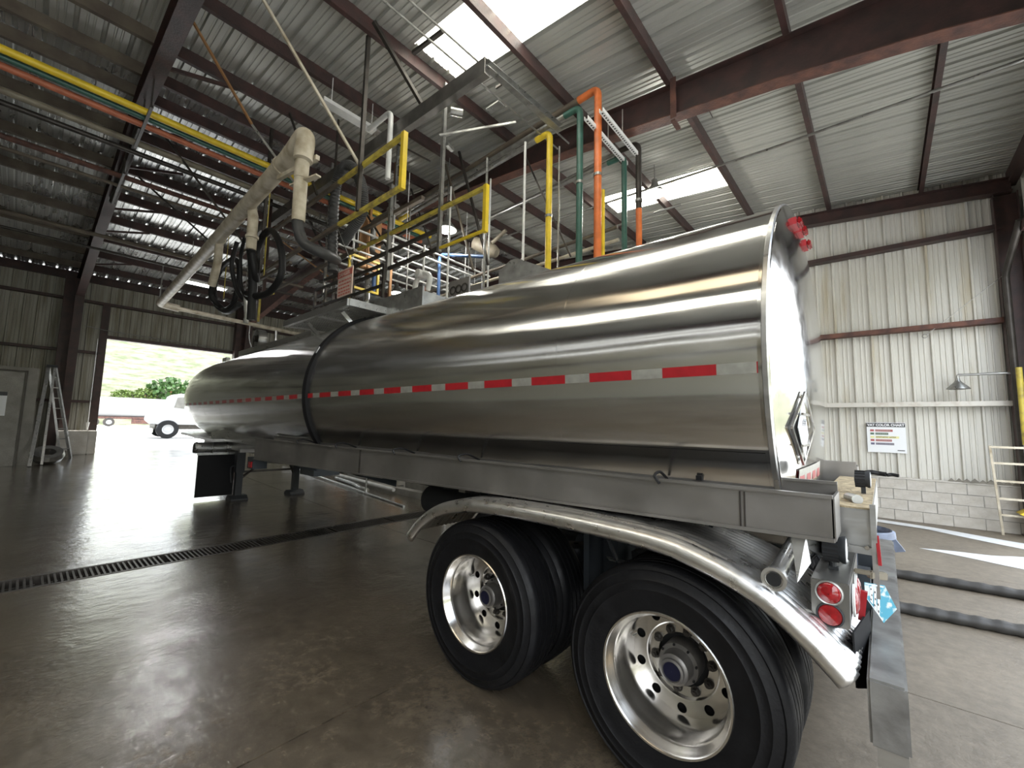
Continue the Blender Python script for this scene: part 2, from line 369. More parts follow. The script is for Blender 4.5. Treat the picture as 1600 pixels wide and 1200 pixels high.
# trench drain: frame and one grate per metre
drain = T('trench_drain', 'long dark slotted steel trench drain crossing the wet floor', 'drain', (-5.7, 1.3, -.02))
for x in (-5.91, -5.49):
    b = MB(); b.box(x-.02, x+.02, YN, YW, -.1, .004); build('drain_edge', b, 'darksteel', drain)
g = MB()
for k in range(22): g.box(-5.885, -5.515, k*.045, k*.045+.018, -.03, .0)
g.box(-5.715, -5.685, 0, .98, -.05, -.03)
g0 = None
for k in range(16):
    if g0 is None:
        b = MB(); b.v = [(x, y+YN+.01, z) for x, y, z in g.v]; b.f = g.f
        g0 = build('drain_grate', b, 'darksteel', drain)
    else: share(g0, drain, (0, k*1.02, 0))

# ------------------------------------------------------------------ corrugated sheets
def ribprof(w):
    pts = [(0, 0)]; p = .3; k = 0
    while (k+1)*p <= w+1e-6:
        a = k*p
        pts += [(a+.010, 0), (a+.026, .046), (a+.056, .046), (a+.072, 0), (a+.135, 0), (a+.143, .012), (a+.160, .012), (a+.168, 0), (a+.210, 0), (a+.218, .012), (a+.235, .012), (a+.243, 0)]
        k += 1
    pts.append((w, 0)); return pts
def sheet(a, b, side, nrm, w):
    """corrugated panel swept from a to b; ribs repeat along side, stand out along nrm"""
    mb = MB(); P = ribprof(w); s_, n_ = Vector(side), Vector(nrm); a, b = Vector(a), Vector(b); m = len(P)
    vs = [q + s_*x + n_*y for q in (a, b) for x, y in P]
    return mb.add(vs, [(i, i+1, m+i+1, m+i) for i in range(m-1)])

ceil = struct('ceiling', (-8.55, 1.3, 7.55))
def roofseg(y, w, x0, x1, m='roof', name='roof_panel'):
    return build(name, sheet((x0, y, roofz(x0)), (x1, y, roofz(x1)), (0, 1, 0), (0, 0, .9), w), m, ceil)
y = YN; k = 0
while y < YW-.05:
    w = min(.9, YW-y); hole = None
    if abs(y-1.2) < .05: hole = (-4.05, .05)
    if abs(y-6.6) < .05: hole = (-4.05, -1.35)
    if abs(y+4.2) < .05: hole = (-5.72, 1.62)
    if abs(y+2.4) < .05: hole = (-2.8, 1.62)
    if hole:
        roofseg(y, w, XB+.1, hole[1]); roofseg(y, w, hole[1], hole[0], 'skytan' if abs(y+2.4) < .05 else 'sky', 'skylight_panel'); roofseg(y, w, hole[0], -8.55)
    else: roofseg(y, w, XB+.1, -8.55)
    roofseg(y, w, -8.55, XF-.1, 'roofleft'); y += w
b = MB(); b.prism([(-8.9, YN, 7.55), (-8.55, YN, 7.60), (-8.2, YN, 7.55), (-8.55, YN, 7.565)], 0, (0, YW-YN, 0)); build('ridge_cap', b, 'roof', ceil)
# outer roof deck: blocks daylight between rib gaps
# purlins
FR = {'A': -1.17, 'B': 3.87, 'C': 9.42, 'Z': -6.7}
PX = [1.62, .14, -1.33, -2.8, -4.24, -5.72, -7.15, -8.2, -8.9, -10.2, -11.65, -13.1, -14.55, -16.0, -17.4, -18.8]
cprof = [(-.035, -.1), (.035, -.1), (.035, -.08), (-.027, -.092), (-.027, .092), (.035, .08), (.035, .1), (-.035, .1)]
bays = [(YN, FR['A']), (FR['A'], FR['B']), (FR['B'], YW)]
for x in PX:
    for i, (y0, y1) in enumerate(bays):
        b = MB(); z = roofz(x)-.1; b.section((x, y0+.004, z), (x, y1-.004, z), [(-p[0], p[1]) for p in cprof])
        build('purlin', b, 'olive' if (i == 0 and x < -6.5) else 'steel', ceil)
for x in (XF+.12, XB-.12):
    b = MB(); b.section((x, YN, roofz(x)-.14), (x, YW, roofz(x)-.14), [(p[0]*1.6, p[1]*1.35) for p in cprof]); build('eave_strut', b, 'steel', ceil)
# rigid frames: tapered rafters + columns
def depth(x):
    pts = [(XF+.3, .85), (-14, .45), (-8.55, .36), (-3, .40), (0, .52), (1.4, .66), (XB-.3, .88)]
    for (a, da), (b_, db) in zip(pts, pts[1:]):
        if a <= x <= b_: return da + (db-da)*(x-a)/(b_-a)
    return pts[0][1] if x < pts[0][0] else pts[-1][1]
def frame(yc, tag_):
    xs = [XF+.15, -18, -16, -14, -11, -8.55, -6, -3, -1, 0, 1.4, XB-.15]
    for part in ((xs[:6]), (xs[5:])):
        tops = [(x, roofz(x)-.205) for x in part]; bots = [(x, roofz(x)-.205-(depth(x) if tag_ != 'C' else .24)) for x in part]
        web = MB(); web.prism([(x, yc-.006, z) for x, z in tops] + [(x, yc-.006, z) for x, z in reversed(bots)], 0, (0, .012, 0))
        build('rafter_web', web, 'steel', ceil)
        for L_, off, nm, mm in ((tops, .006, 'rafter_top_flange', 'steel'), (bots, -.006, 'rafter_bottom_flange', 'rust' if tag_ == 'B' else 'steel')):
            f = MB()
            for (xa, za), (xb, zb) in zip(L_, L_[1:]): f.bar((xa, yc, za+off), (xb, yc, zb+off), .2, .014)
            build(nm, f, mm, ceil)
    if tag_ == 'B':
        b = MB(); b.box(-1.3, -1.22, yc-.12, yc-.1, roofz(-1.2)-.75, roofz(-1.2)-.12); b.bar((-1.26, yc-.13, roofz(-1.2)-.8), (-1.26, yc+.1, roofz(-1.2)-.8), .06, .03)
        build('beam_clamp', b, 'rust', ceil)
        for x in (-1.0,):
            b = MB(); b.bar((x, yc, roofz(x)-.2), (x, yc+.9, roofz(x)-.25), .01); build('stiffener', b, 'steel', ceil)
for k_, y_ in FR.items(): frame(y_ if k_ != 'Z' else y_, k_)
# knee flange braces on frame A, far side
for x in (-9.4, -10.9, -13.1, -14.6, -17.4, -7.2):
    b = MB(); b.bar((x+.1, FR['A']+.05, roofz(x)-.5), (x+.05, FR['A']+1.0, roofz(x)-.2), .05, .05); build('flange_brace', b, 'steel', ceil)
# pipe-like prop on the lower edge of frame A rafter
b = MB(); b.tube([(-8.9, FR['A']+.02, 6.83), (-12.2, FR['A']+.02, 6.55)], .06, 10); build('brace_pipe', b, 'darksteel', ceil)

# ------------------------------------------------------------------ columns
cols = struct('trim_1', (0, 0, 0))
def column(x, yc, z0, z1, inward, w0=.3, w1=.8, m='steel'):
    s_ = inward; web = MB()
    web.prism([(x, yc-.006, z0), (x+s_*w0, yc-.006, z0), (x+s_*w1, yc-.006, z1), (x, yc-.006, z1)], 0, (0, .012, 0))
    for p0, p1 in (((x, z0), (x, z1)), ((x+s_*w0, z0), (x+s_*w1, z1))):
        web.bar((p0[0], yc, p0[1]), (p1[0], yc, p1[1]), .22, .014, (1, 0, 0))
    web.box(min(x-.03, x+s_*(w0+.05)), max(x-.03, x+s_*(w0+.05)), yc-.15, yc+.15, z0, z0+.025)
    build('column', web, m, cols)
for k_ in FR:
    column(XF+.15, FR[k_], .44, 6.1, 1)
    b = MB(); b.box(XF+.18, XF+.5, FR[k_]-.36, FR[k_]+.1, .44, 6.3); build('column_casing', b, 'steel', cols)
    column(XB-.1, FR[k_], 0, 6.1, -1, w0=.25 if k_ == 'C' else .3, w1=.3 if k_ == 'C' else .75) # column(XB-.1, FR[k_], 0, 6.1, -1, w0=.25 if k_ == 'C' else .3, w1=.3 if k_ == 'C' else .75)

# ------------------------------------------------------------------ front wall (far gable door side, X = -20)
DY0, DY1, DZ = -.385, 3.74, 4.40
def wallsheets(par, x, y0, y1, z0, z1, m, nx, w=.9):
    y = y0
    while y < y1-.02:
        ww = min(w, y1-y); build('wall_panel', sheet((x, y, z0), (x, y, z1), (0, 1, 0), (nx, 0, 0), ww), m, par); y += ww
wf = struct('wall_front', (XF, 1.3, .44))
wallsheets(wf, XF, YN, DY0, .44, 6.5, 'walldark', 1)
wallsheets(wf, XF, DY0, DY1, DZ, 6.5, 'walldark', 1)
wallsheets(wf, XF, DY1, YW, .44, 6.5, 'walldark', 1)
for z, sp in ((5.63, ((YN, YW),)), (3.86, ((YN, DY0-.05), (DY1+.05, YW))), (2.15, ((YN, DY0-.05), (DY1+.05, YW)))):
    for a, c_ in sp:
        b = MB(); b.section((XF+.14, a, z), (XF+.14, c_, z), [(p[1], p[0]*1.2) for p in cprof]); build('girt', b, 'steel', wf)
for yy in (DY0-.06, DY1+.06):
    b = MB(); b.section((XF+.12, yy, .44), (XF+.12, yy, 5.6), [(p[0]*1.5, p[1]) for p in cprof]); build('door_jamb', b, 'steel', wf)
b = MB(); b.bar((XF+.12, DY0, DZ+.06), (XF+.12, DY1, DZ+.06), .2, .12); build('door_header', b, 'steel', wf)
b = MB(); b.tube([(XF+.3, -.95, 4.75), (XF+.3, -.45, 4.68), (XF+.3, 3.8, 4.52)], .015, 6); build('conduit', b, 'galv', wf)

# ------------------------------------------------------------------ right wall (Y = 9.6)
wr = struct('wall_right', (-8.5, YW, 0))
def panelX(par, x0, x1, y, z0, z1f, m, ny, w=.9):
    x = x0
    while x < x1-.02:
        ww = min(w, x1-x)
        mb = MB(); P = ribprof(ww); n = len(P)
        vs = [(x+p, y+ny*q, z0) for p, q in P] + [(x+p, y+ny*q, z1f(x+p)) for p, q in P]
        mb.add(vs, [(i, i+1, n+i+1, n+i) for i in range(n-1)])
        build('wall_panel', mb, m, par); x += ww
panelX(wr, XF, XB, YW, .80, lambda x: roofz(x)+.02, 'wall', -1)
for z, mm in ((2.27, 'paleSteel'), (3.78, 'rust'), (5.52, 'steel')):
    b = MB(); b.section((XF, YW-.13, z), (XB-.3, YW-.13, z), [(-p[1], p[0]*1.3) for p in cprof]); build('girt', b, mm, wr)
bh, bw = .2, .405
proto = None
for r in range(4):
    x = XB - (bw/2 if r % 2 else 0)
    while x > -6.5:
        if proto is None:
            b = MB(); b.box(XB-bw+.005, XB-.005, YW-.19, YW-.005, .006, bh-.004); proto = build('block', b, 'conc', wr, bevel=.004); px0 = XB
        else: share(proto, wr, (x-px0 + random.uniform(-.001, .001), random.uniform(-.003, .003), r*bh))
        x -= bw
b = MB(); b.box(-6.5, XB, YW-.185, YW-.01, 0, .79); build('mortar', b, 'concdark', wr)
b = MB(); b.box(XF, -6.5, YW-.19, YW-.01, 0, .8); build('block_base', b, 'conc', wr)
b = MB(); b.box(-6.5, XB, YW-.2, YW-.0, .80, .825); build('wall_cap', b, 'conc', wr)

# ------------------------------------------------------------------ rear wall (X = 2.95, two tall door openings) and near wall (Y = -6.9)
wb = struct('wall_back', (XB, 1.3, 0))
wallsheets(wb, XB, YN, YW, 5.25, 6.5, 'wall', -1)
wallsheets(wb, XB, 8.7, YW, 0, 5.25, 'wall', -1)
b = MB(); b.bar((XB-.12, YN, 5.2), (XB-.12, 8.7, 5.2), .2, .14); build('door_header', b, 'steel', wb)
wn_ = struct('wall_left', (-8.5, YN, 0))
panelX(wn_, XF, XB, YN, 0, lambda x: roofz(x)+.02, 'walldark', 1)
for z in (4.95, 5.75, 6.15):
    b = MB(); b.box(-9, XB-.3, YN+.045, YN+.055, z, z+.07); build('added_glow_strip', b, 'strip', wn_)  # unseen glowing strips, added to draw thin streaks on the tank
for z in (2.2, 3.8, 5.5):
    b = MB(); b.section((XF, YN+.13, z), (XB-.1, YN+.13, z), [(p[1], p[0]*1.3) for p in cprof]); build('girt', b, 'steel', wn_)

# ------------------------------------------------------------------ the tanker trailer
YC, ZC, RT = 1.25, 2.03, 1.08
tr = T('tanker_trailer', 'long mirror-polished stainless tanker trailer with red and white reflective tape', 'trailer', (-5.0, YC, 0))
# shell profile along X: (x, radius, centre z)
SHELL = [(.45, 1.08, 2.03), (-4.4, 1.08, 2.03), (-4.9, 1.07, 2.035), (-9.0, .975, 2.10), (-10.9, .93, 2.13), (-11.4, .89, 2.15), (-11.75, .78, 2.16), (-11.92, .55, 2.17), (-12.0, .25, 2.17), (-12.0, .02, 2.17)]
def shell_at(x):
    for (a, ra, za), (b_, rb, zb) in zip(SHELL, SHELL[1:]):
        if b_ <= x <= a:
            t = (x-a)/(b_-a) if a != b_ else 0; return ra+(rb-ra)*t, za+(zb-za)*t
    return SHELL[0][1:]
b = MB(); NS = 96; stations = [.45] + [.45-.05-i*.6 for i in range(9)] + [-4.9] + [-5.6-.6*i for i in range(9)] + [-10.9, -11.15, -11.4, -11.58, -11.75, -11.85, -11.92, -11.97, -12.0]
stations = sorted(set(stations), reverse=True)
for x in stations:
    R, zc = shell_at(x)
    for k in range(NS): b.v.append((x, YC+R*math.cos(2*PI*k/NS), zc+R*math.sin(2*PI*k/NS)))
m_ = len(stations)
b.f = [(i*NS+k, i*NS+(k+1) % NS, (i+1)*NS+(k+1) % NS, (i+1)*NS+k) for i in range(m_-1) for k in range(NS)] + [tuple(range((m_-1)*NS, m_*NS))]
shell = build('tank_shell', b, 'tank', tr, smooth=True)
# rear head: shallow dome with rolled knuckle
b = MB(); HP = [(1.083, .40), (1.087, .440), (1.079, .450)] + [(1.06*(1-i/16), .452 + .085*(1-(1-i/16)**2)) for i in range(16)] + [(.004, .537)]
b.lathe(HP, (0, YC, ZC), 'X', 96)
head = build('rear_head', b, 'head', tr, smooth=True)
b = MB(); b.lathe([(1.083, .415), (1.094, .42), (1.094, .44), (1.085, .446)], (0, YC, ZC), 'X', 96); build('rim_bead', b, 'alu', tr, smooth=True)
# weld seams of the sheets
for x in (-.75, -1.95, -3.15, -5.9, -7.1, -8.3, -9.5, -10.7):
    R, zc = shell_at(x); b = MB(); b.lathe([(R+.0003, x-.003), (R+.0010, x), (R+.0003, x+.003)], (0, YC, zc), 'X', 96); build('weld_seam', b, 'tank', tr, smooth=True)
# belly wrap sheet overlapping the shell low on the near side
b = MB(); vs = []
for i in range(13):
    t = math.radians(205 + i*3.2)
    for x in (.40, -2.3 + .02*i): vs.append((x, YC+1.0835*math.cos(t), ZC+1.0835*math.sin(t)))
b.add(vs, [(2*i, 2*i+1, 2*i+3, 2*i+2) for i in range(12)]); build('belly_sheet', b, 'tank', tr, smooth=True)
# black rubber band round the barrel
R, zc = shell_at(-4.42)
b = MB(); b.lathe([(R, -4.375), (R+.03, -4.38), (R+.04, -4.43), (R+.03, -4.48), (R, -4.485)], (0, YC, zc), 'X', 96)
band = build('rubber_band', b, 'bandblack', tr, smooth=True)
b = MB(); th = math.radians(152); cy, cz = YC+(R+.034)*math.cos(th), zc+(R+.034)*math.sin(th); b.bar((-4.43, cy-.02, cz-.045), (-4.43, cy+.015, cz+.04), .075, .012, (0, -1, .5)); build('band_buckle', b, 'alu', band)

# reflective tape: every piece of red and of white
ZT = 1.975
def tapepiece(x0, x1, m, nm):
    b = MB(); vs = []; n = 3
    for i in range(n+1):
        x = x0+(x1-x0)*i/n; R, zc = shell_at(x)
        for j in range(3):
            z = ZT-.027+.027*j; dz = z-zc; yy = YC-math.sqrt(max(0, (R+.0025)**2-dz*dz)); vs.append((x, yy, z))
    b.add(vs, [(3*i+j, 3*i+j+1, 3*i+j+4, 3*i+j+3) for i in range(n) for j in range(2)])
    build(nm, b, m, tr, smooth=True)
x = .436
tapepiece(x, .395, 'red', 'red_tape'); x = .395
while x > -11.2:
    tapepiece(x, x-.176, 'tapewhite', 'white_tape'); x -= .176
    tapepiece(x, x-.27, 'red', 'red_tape'); x -= .27

# rear head fittings
def headx(y, z):
    r = min(1.0, math.hypot(y-YC, z-ZC)/1.06); return .452+.085*(1-r*r)
pc = (.66, 1.70); hd = .235
corners = [(pc[0], pc[1]+hd*.8), (pc[0]+hd, pc[1]), (pc[0], pc[1]-hd*.8), (pc[0]-hd, pc[1])]
fr_ = MB()
for i in range(4):
    a, c_ = corners[i], corners[(i+1) % 4]; fr_.bar((headx(*a)+.012, *a), (headx(*c_)+.012, *c_), .016, .010, (1, 0, 0))
for dz in (.07, -.09):
    wdt = hd*(1-abs(dz)/(hd*.8)); fr_.bar((headx(pc[0], pc[1]+dz)+.018, pc[0]-wdt, pc[1]+dz), (headx(pc[0], pc[1]+dz)+.018, pc[0]+wdt, pc[1]+dz), .012, .01, (1, 0, 0))
plh = build('placard_holder', fr_, 'polished', tr)
b = MB(); xx = headx(*pc)+.006; s_ = .86
b.prism([(xx, pc[0], pc[1]+hd*.8*s_), (xx, pc[0]+hd*s_, pc[1]), (xx, pc[0], pc[1]-hd*.8*s_), (xx, pc[0]-hd*s_, pc[1])], 0, (.004, 0, 0)); build('placard', b, 'paper', plh)
b = MB()
for q in range(9):
    yq = pc[0]-.07+.016*q; zq = pc[1]+.03+.012*((q*7) % 3-1); b.box(xx+.0045, xx+.006, yq, yq+.011, zq-.008, zq+.008)
build('placard_print', b, 'signblack', plh)
b = MB(); n = 10; vs = []
for i in range(n+1):
    y_ = .60+.62*i/n; zl = ZC - math.sqrt(max(.02, .93**2-(y_-YC)**2)) + .36
    for dz in (0, .085): vs.append((headx(y_, 1.45+dz)+.004, y_, 1.40+.02*i/n+dz))
for i in range(0, n): pass
b.add(vs, [(2*i, 2*i+1, 2*i+3, 2*i+2) for i in range(n)]); build('rear_tape_backing', b, 'tapewhite', tr)
for q in range(4):
    b = MB(); y0 = .62+.155*q; b.bar((headx(y0, 1.45)+.006, y0, 1.445), (headx(y0+.1, 1.45)+.006, y0+.1, 1.450), .004, .06); build('red_tape', b, 'red', tr)
for y_ in (1.0, 1.22, 1.44):
    z_ = ZC+math.sqrt(1.0**2-(y_-YC)**2)-.03
    b = MB(); hx = headx(y_, z_); b.box(hx-.01, hx+.02, y_-.06, y_+.06, z_-.022, z_+.022); lm = build('clearance_lamp', b, 'red', tr)
    b = MB(); b.box(hx+.02, hx+.045, y_-.055, y_+.055, z_-.02, z_+.02); build('lamp_lens', b, 'redlens', lm, bevel=.008)

# top walkway, spill box, fittings
b = MB(); b.box(-9.8, -6.2, YC-.30, YC+.30, 3.09, 3.115); b.box(-9.8, -6.2, YC-.32, YC-.29, 3.05, 3.16); b.box(-9.8, -6.2, YC+.29, YC+.32, 3.05, 3.16)
build('top_rail', b, 'alu', tr)
b = MB(); b.box(-10.9, -10.6, YC-.33, YC-.25, 3.0, 3.10); build('rail_end', b, 'alu', tr)
b = MB(); b.box(-4.2, .0, YC-.16, YC-.13, 3.08, 3.15); b.box(-4.2, -1.5, YC+.13, YC+.16, 3.08, 3.15); build('spill_rail', b, 'alu', tr)
# grated wing walkway at the manhole
wk = MB()
wk.bar((-6.15, .50, 3.17), (-4.15, .50, 3.17), .05, .09); wk.bar((-6.15, 1.15, 3.17), (-4.15, 1.15, 3.17), .04, .07)
wk.bar((-6.15, .5, 3.17), (-6.15, 1.15, 3.17), .04, .07); wk.bar((-4.15, .5, 3.17), (-4.15, 1.15, 3.17), .05, .09); wk.bar((-5.1, .5, 3.15), (-5.1, 1.15, 3.15), .04, .05)
wk.bar((-4.55, .62, 3.13), (-4.50, .82, 2.92), .03, .05); wk.bar((-5.6, .62, 3.13), (-5.6, .82, 2.95), .03, .05)
wframe = build('walkway', wk, 'alu', tr)
b = MB()
for i in range(18): b.box(-6.1, -4.2, .545+.033*i, .553+.033*i, 3.15, 3.18)
for i in range(20): b.box(-6.1+.1*i, -6.09+.1*i, .53, 1.14, 3.155, 3.17)
o = build('walkway_grating', b, 'galv', wframe); o['kind'] = 'stuff'
b = MB(); b.box(-5.05, -3.35, 1.02, 1.05, 3.09, 3.36); b.box(-5.05, -5.0, 1.05, 1.7, 3.09, 3.36); b.box(-3.4, -3.35, 1.05, 1.7, 3.09, 3.30); b.box(-5.05, -3.35, 1.67, 1.7, 3.09, 3.33); build('spill_box', b, 'galv', tr)
b = MB(); b.cyl((-4.6, 1.38, 3.08), (-4.6, 1.38, 3.30), .27, 24); mh = build('manhole', b, 'galv', tr, smooth=True)
b = MB(); b.lathe([(.29, 0), (.29, .03), (.2, .07), (.02, .085)], (-4.6, 1.38, 3.30), 'Z', 24, cap=True); build('manhole_lid', b, 'alu', mh, smooth=True)
b = MB(); b.prism([(-2.15, 1.1, 3.10), (-2.15, 1.1, 3.29), (-2.0, 1.1, 3.37), (-1.9, 1.1, 3.37), (-1.45, 1.1, 3.14), (-1.45, 1.1, 3.10)], 0, (0, .3, 0)); build('vent_cover', b, 'galv', tr)
b = MB(); b.box(-3.0, -2.65, 1.14, 1.16, 3.10, 3.36); b.box(-2.62, -2.45, 1.14, 1.16, 3.10, 3.24); build('stencil_plate', b, 'alurail', tr)
b = MB()
for q in range(3): b.lathe([(.055, 1.132), (.035, 1.132)], (-2.92+.1*q, 0, 3.24), 'Y', 14)
build('stencil_marks', b, 'darksteel', tr)

# hose trays (near and far)
def tray(y0, y1, nm):
    sgn = 1 if y1 > y0 else -1; b = MB()
    def wall(y, z0a, z0b, z1, t):
        b.prism([(.66, y, z0a), (.66, y, z1), (-5.85, y, z1-.01), (-5.85, y, z0b)], 0, (0, t*sgn, 0))
    wall(y0, 1.245, 1.12, 1.42, .006); wall(y1, 1.25, 1.14, 1.455, .006)
    b.prism([(.66, y0, 1.245), (.66, y1, 1.245), (-5.85, y1, 1.12), (-5.85, y0, 1.12)], 0, (0, 0, -.006))
    b.bar((.66, y0-.004*sgn, 1.42), (-5.85, y0-.004*sgn, 1.41), .028, .014); b.bar((.66, y1, 1.455), (-5.85, y1, 1.445), .024, .012)
    b.bar((.66, y0-.004*sgn, 1.25), (-5.85, y0-.004*sgn, 1.125), .02, .014)
    t_ = build(nm, b, 'alurail', tr)
    b2 = MB(); b2.box(.655, .665, min(y0, y1), max(y0, y1), 1.245, 1.42); build('tray_end', b2, 'alurail', t_)
    for x in (.33, -3.0):
        b2 = MB(); ya = y0-.006*sgn; b2.box(x-.012, x-.006, min(ya, y0), max(ya, y0)+.0005, 1.25+(x-.66)*.019, 1.405); b2.box(x+.006, x+.012, min(ya, y0), max(ya, y0)+.0005, 1.25+(x-.66)*.019, 1.405)
        build('tray_joint', b2, 'darksteel', t_)
    return t_
nt_ = tray(.12, .36, 'hose_tray'); tray(2.38, 2.14, 'hose_tray')
for x in (-.05, -1.55, -2.4, -3.45, -4.4):
    b = MB(); b.tube(curve([(x, .11, 1.40), (x-.02, .10, 1.44), (x-.03, .2, 1.45), (x-.05, .35, 1.40)], 4), .008, 6); build('strap', b, 'black', nt_)
b = MB(); b.box(.06, .09, .33, .36, 1.41, 1.435); build('latch', b, 'black', nt_)

# frame rails, cross members
for y_ in (.82, 1.68):
    b = MB(); b.section((.62, y_, 1.17), (-11.2, y_, 1.17), [(-.04, -.12), (.04, -.12), (.04, -.11), (-.03, -.11), (-.03, .11), (.04, .11), (.04, .12), (-.04, .12)]); build('frame_rail', b, 'alurail', tr)
for x in (.5, -.6, -1.9, -3.2, -4.6, -6.0, -7.6, -10.2):
    b = MB(); b.box(x-.04, x+.04, .45, 2.05, 1.10, 1.16); build('cross_member', b, 'alurail', tr)
for x in (.1, -1.6, -3.4, -5.4):
    b = MB(); b.prism([(x, .36, 1.14), (x, .55, 1.3), (x, .8, 1.06), (x, .8, .95), (x, .36, 1.1)], 0, (.02, 0, 0)); build('saddle_bracket', b, 'bluedark', tr)

# fenders
def fender(y0, y1, near=True):
    pf = [(-1.97, .84), (-1.85, .96), (-1.68, 1.07), (-1.48, 1.14), (-1.2, 1.185), (-.63, 1.20), (-.05, 1.185), (.2, 1.14), (.42, 1.06), (.57, .96), (.67, .87), (.72, .82)]
    P = curve([(x, 0, z) for x, z in pf], 4); n = len(P); vs = []; fs = []
    w = y1-y0; prof = [(.022, -.085), (.004, -.074), (-.008, -.05), (-.004, -.024), (.014, -.004), (.042, .004), (.07, -.003)]
    nr = 12
    for i in range(nr): a = .08+(abs(w)-.12)*i/nr; ww = (abs(w)-.12)/nr; prof += [(a, 0), (a+ww*.35, .006), (a+ww*.65, .006)]
    prof += [(abs(w)-.03, 0), (abs(w)-.005, -.01), (abs(w), -.03)]
    sg = 1 if w > 0 else -1; mp_ = len(prof)
    for i, p in enumerate(P):
        d = (P[min(i+1, n-1)]-P[max(i-1, 0)]).normalized(); nn = Vector((-d.z, 0, d.x))
        for a, h in prof: vs.append(p+Vector((0, y0+sg*a, 0))+nn*h)
    fs = [(i*mp_+j, i*mp_+j+1, (i+1)*mp_+j+1, (i+1)*mp_+j) for i in range(n-1) for j in range(mp_-1)]
    b = MB(); b.add(vs, fs); f = build('fender', b, 'fender', tr, smooth=True)
    mo = f.modifiers.new('thickness', 'SOLIDIFY'); mo.thickness = .004
    return f
fn = fender(-.055, .62); fender(2.555, 1.88)
# fender tube hanger and gusset at the rear
b = MB(); b.cyl((.465, -.0, 1.085), (.46, .55, 1.12), .034, 20); b.lathe([(.034, -.012), (.046, -.012), (.046, .02), (.034, .02)], (.465, 0, 1.085), 'Y', 20, closed=True); sp = build('fender_tube', b, 'fender', tr, smooth=True)
b = MB(); b.cyl((.465, -.0135, 1.085), (.465, -.0125, 1.085), .027, 20); build('tube_opening', b, 'darkhole', sp)
b = MB(); b.prism([(.505, .16, 1.245), (.56, .16, 1.245), (.575, .14, 1.14), (.53, .10, 1.06)], 0, (0, .006, 0)); b.prism([(.56, .166, 1.245), (.62, .35, 1.22), (.68, .5, 1.08), (.66, .5, 1.05), (.55, .18, 1.19)], 0, (.008, 0, 0)); build('gusset', b, 'alu', tr)
# rear light box
lb = MB(); lb.prism([(.575, .10, .915), (.695, .10, .925), (.70, .10, 1.095), (.575, .10, 1.092)], 0, (0, .62, 0))
box_ = build('light_box', lb, 'boxdark', tr, bevel=.004)
for z_, mm in ((1.05, 'redlens'), (.965, 'redlens')):
    b = MB(); dome = .022 if z_ > 1 else .006
    b.lathe([(.040, 0), (.037, -dome*.6), (.025, -dome), (.002, -dome*1.1)], (.635, .0985, z_), 'Y', 28); l_ = build('marker_lamp', b, mm, tr, smooth=True)
    b = MB(); b.lathe([(.046, 0), (.046, -.006), (.040, -.008), (.039, 0)], (.635, .0995, z_), 'Y', 28); build('lamp_bezel', b, 'alu' if z_ > 1 else 'blackmatte', l_, smooth=True)
for y_, z_ in ((.24, 1.0), (.40, 1.0)):
    b = MB(); b.lathe([(.055, 0), (.05, .012), (.03, .02), (.002, .022)], (.702, y_, z_), 'X', 24); l_ = build('tail_lamp', b, 'redlens', tr, smooth=True)
    b = MB(); b.lathe([(.063, 0), (.063, .008), (.055, .01), (.054, 0)], (.701, y_, z_), 'X', 24); build('lamp_bezel', b, 'white', l_, smooth=True)
b = MB(); b.cyl((.635, .30, 1.097), (.635, .30, 1.125), .014, 10); b.bar((.62, .30, 1.10), (.655, .30, 1.10), .03, .012)
wl_ = build('lamp_bracket', b, 'blackmatte', tr)
def worklamp(x, y, z, par, k_=1.0):
    b = MB(); b.lathe([(r_*k_, a_*k_) for r_, a_ in ((.02, -.075), (.058, -.07), (.06, 0), (.066, .01), (.066, .022), (.058, .024))], (x, y, z), 'X', 28, cap=True); w_ = build('work_lamp', b, 'blackmatte', par, smooth=True)
    for k in range(16):
        a = 2*PI*k/16; 
    b = MB()
    for k in range(16):
        a = 2*PI*k/16; b.bar((x-.07*k_, y+.06*k_*math.cos(a), z+.06*k_*math.sin(a)), (x-.005, y+.06*k_*math.cos(a), z+.06*k_*math.sin(a)), .006*k_, .012*k_)
    build('cooling_fins', b, 'black', w_)
    b = MB(); b.lathe([(.057*k_, .0245*k_), (.04*k_, .026*k_), (.002, .028*k_)], (x, y, z), 'X', 24); build('lamp_glass', b, 'paper', w_, smooth=True)
worklamp(.665, .28, 1.185, tr, .85)
b = MB(); b.tube(curve([(.61, .3, 1.18), (.57, .32, 1.13), (.55, .3, 1.09), (.58, .28, 1.07)], 5), .006, 6); build('lamp_wire', b, 'black', tr)
# rear apron box between the trays
b = MB(); b.box(.56, .775, .42, 2.08, 1.16, 1.345); apron = build('rear_apron', b, 'alu', tr, bevel=.004)
b = MB(); b.box(.56, .77, .42, 2.08, 1.345, 1.352); build('mud_layer', b, 'mud', apron)
b = MB(); b.bar((.775, .41, .98), (.775, .41, 1.37), .02, .02); b.bar((.56, .41, 1.17), (.78, .41, 1.17), .012, .03); build('corner_angle', b, 'alu', tr)
for x in (.61, .68, .75):
    b = MB(); b.cyl((x, .405, 1.185), (x, .395, 1.185), .009, 10); build('bolt', b, 'polished', apron)
b = MB(); b.tube([(.68, .7, 1.36), (.72, .55, 1.37)], .022, 12); build('pipe_stub', b, 'galv', apron)
worklamp(.745, 1.0, 1.43, tr, .7)
b = MB(); b.bar((.73, 1.0, 1.352), (.73, 1.0, 1.39), .02, .02); build('lamp_bracket', b, 'blackmatte', tr)
b = MB(); b.bar((.79, .40, 1.12), (.785, .42, 1.24), .012, .03); build('red_tape', b, 'red', tr)
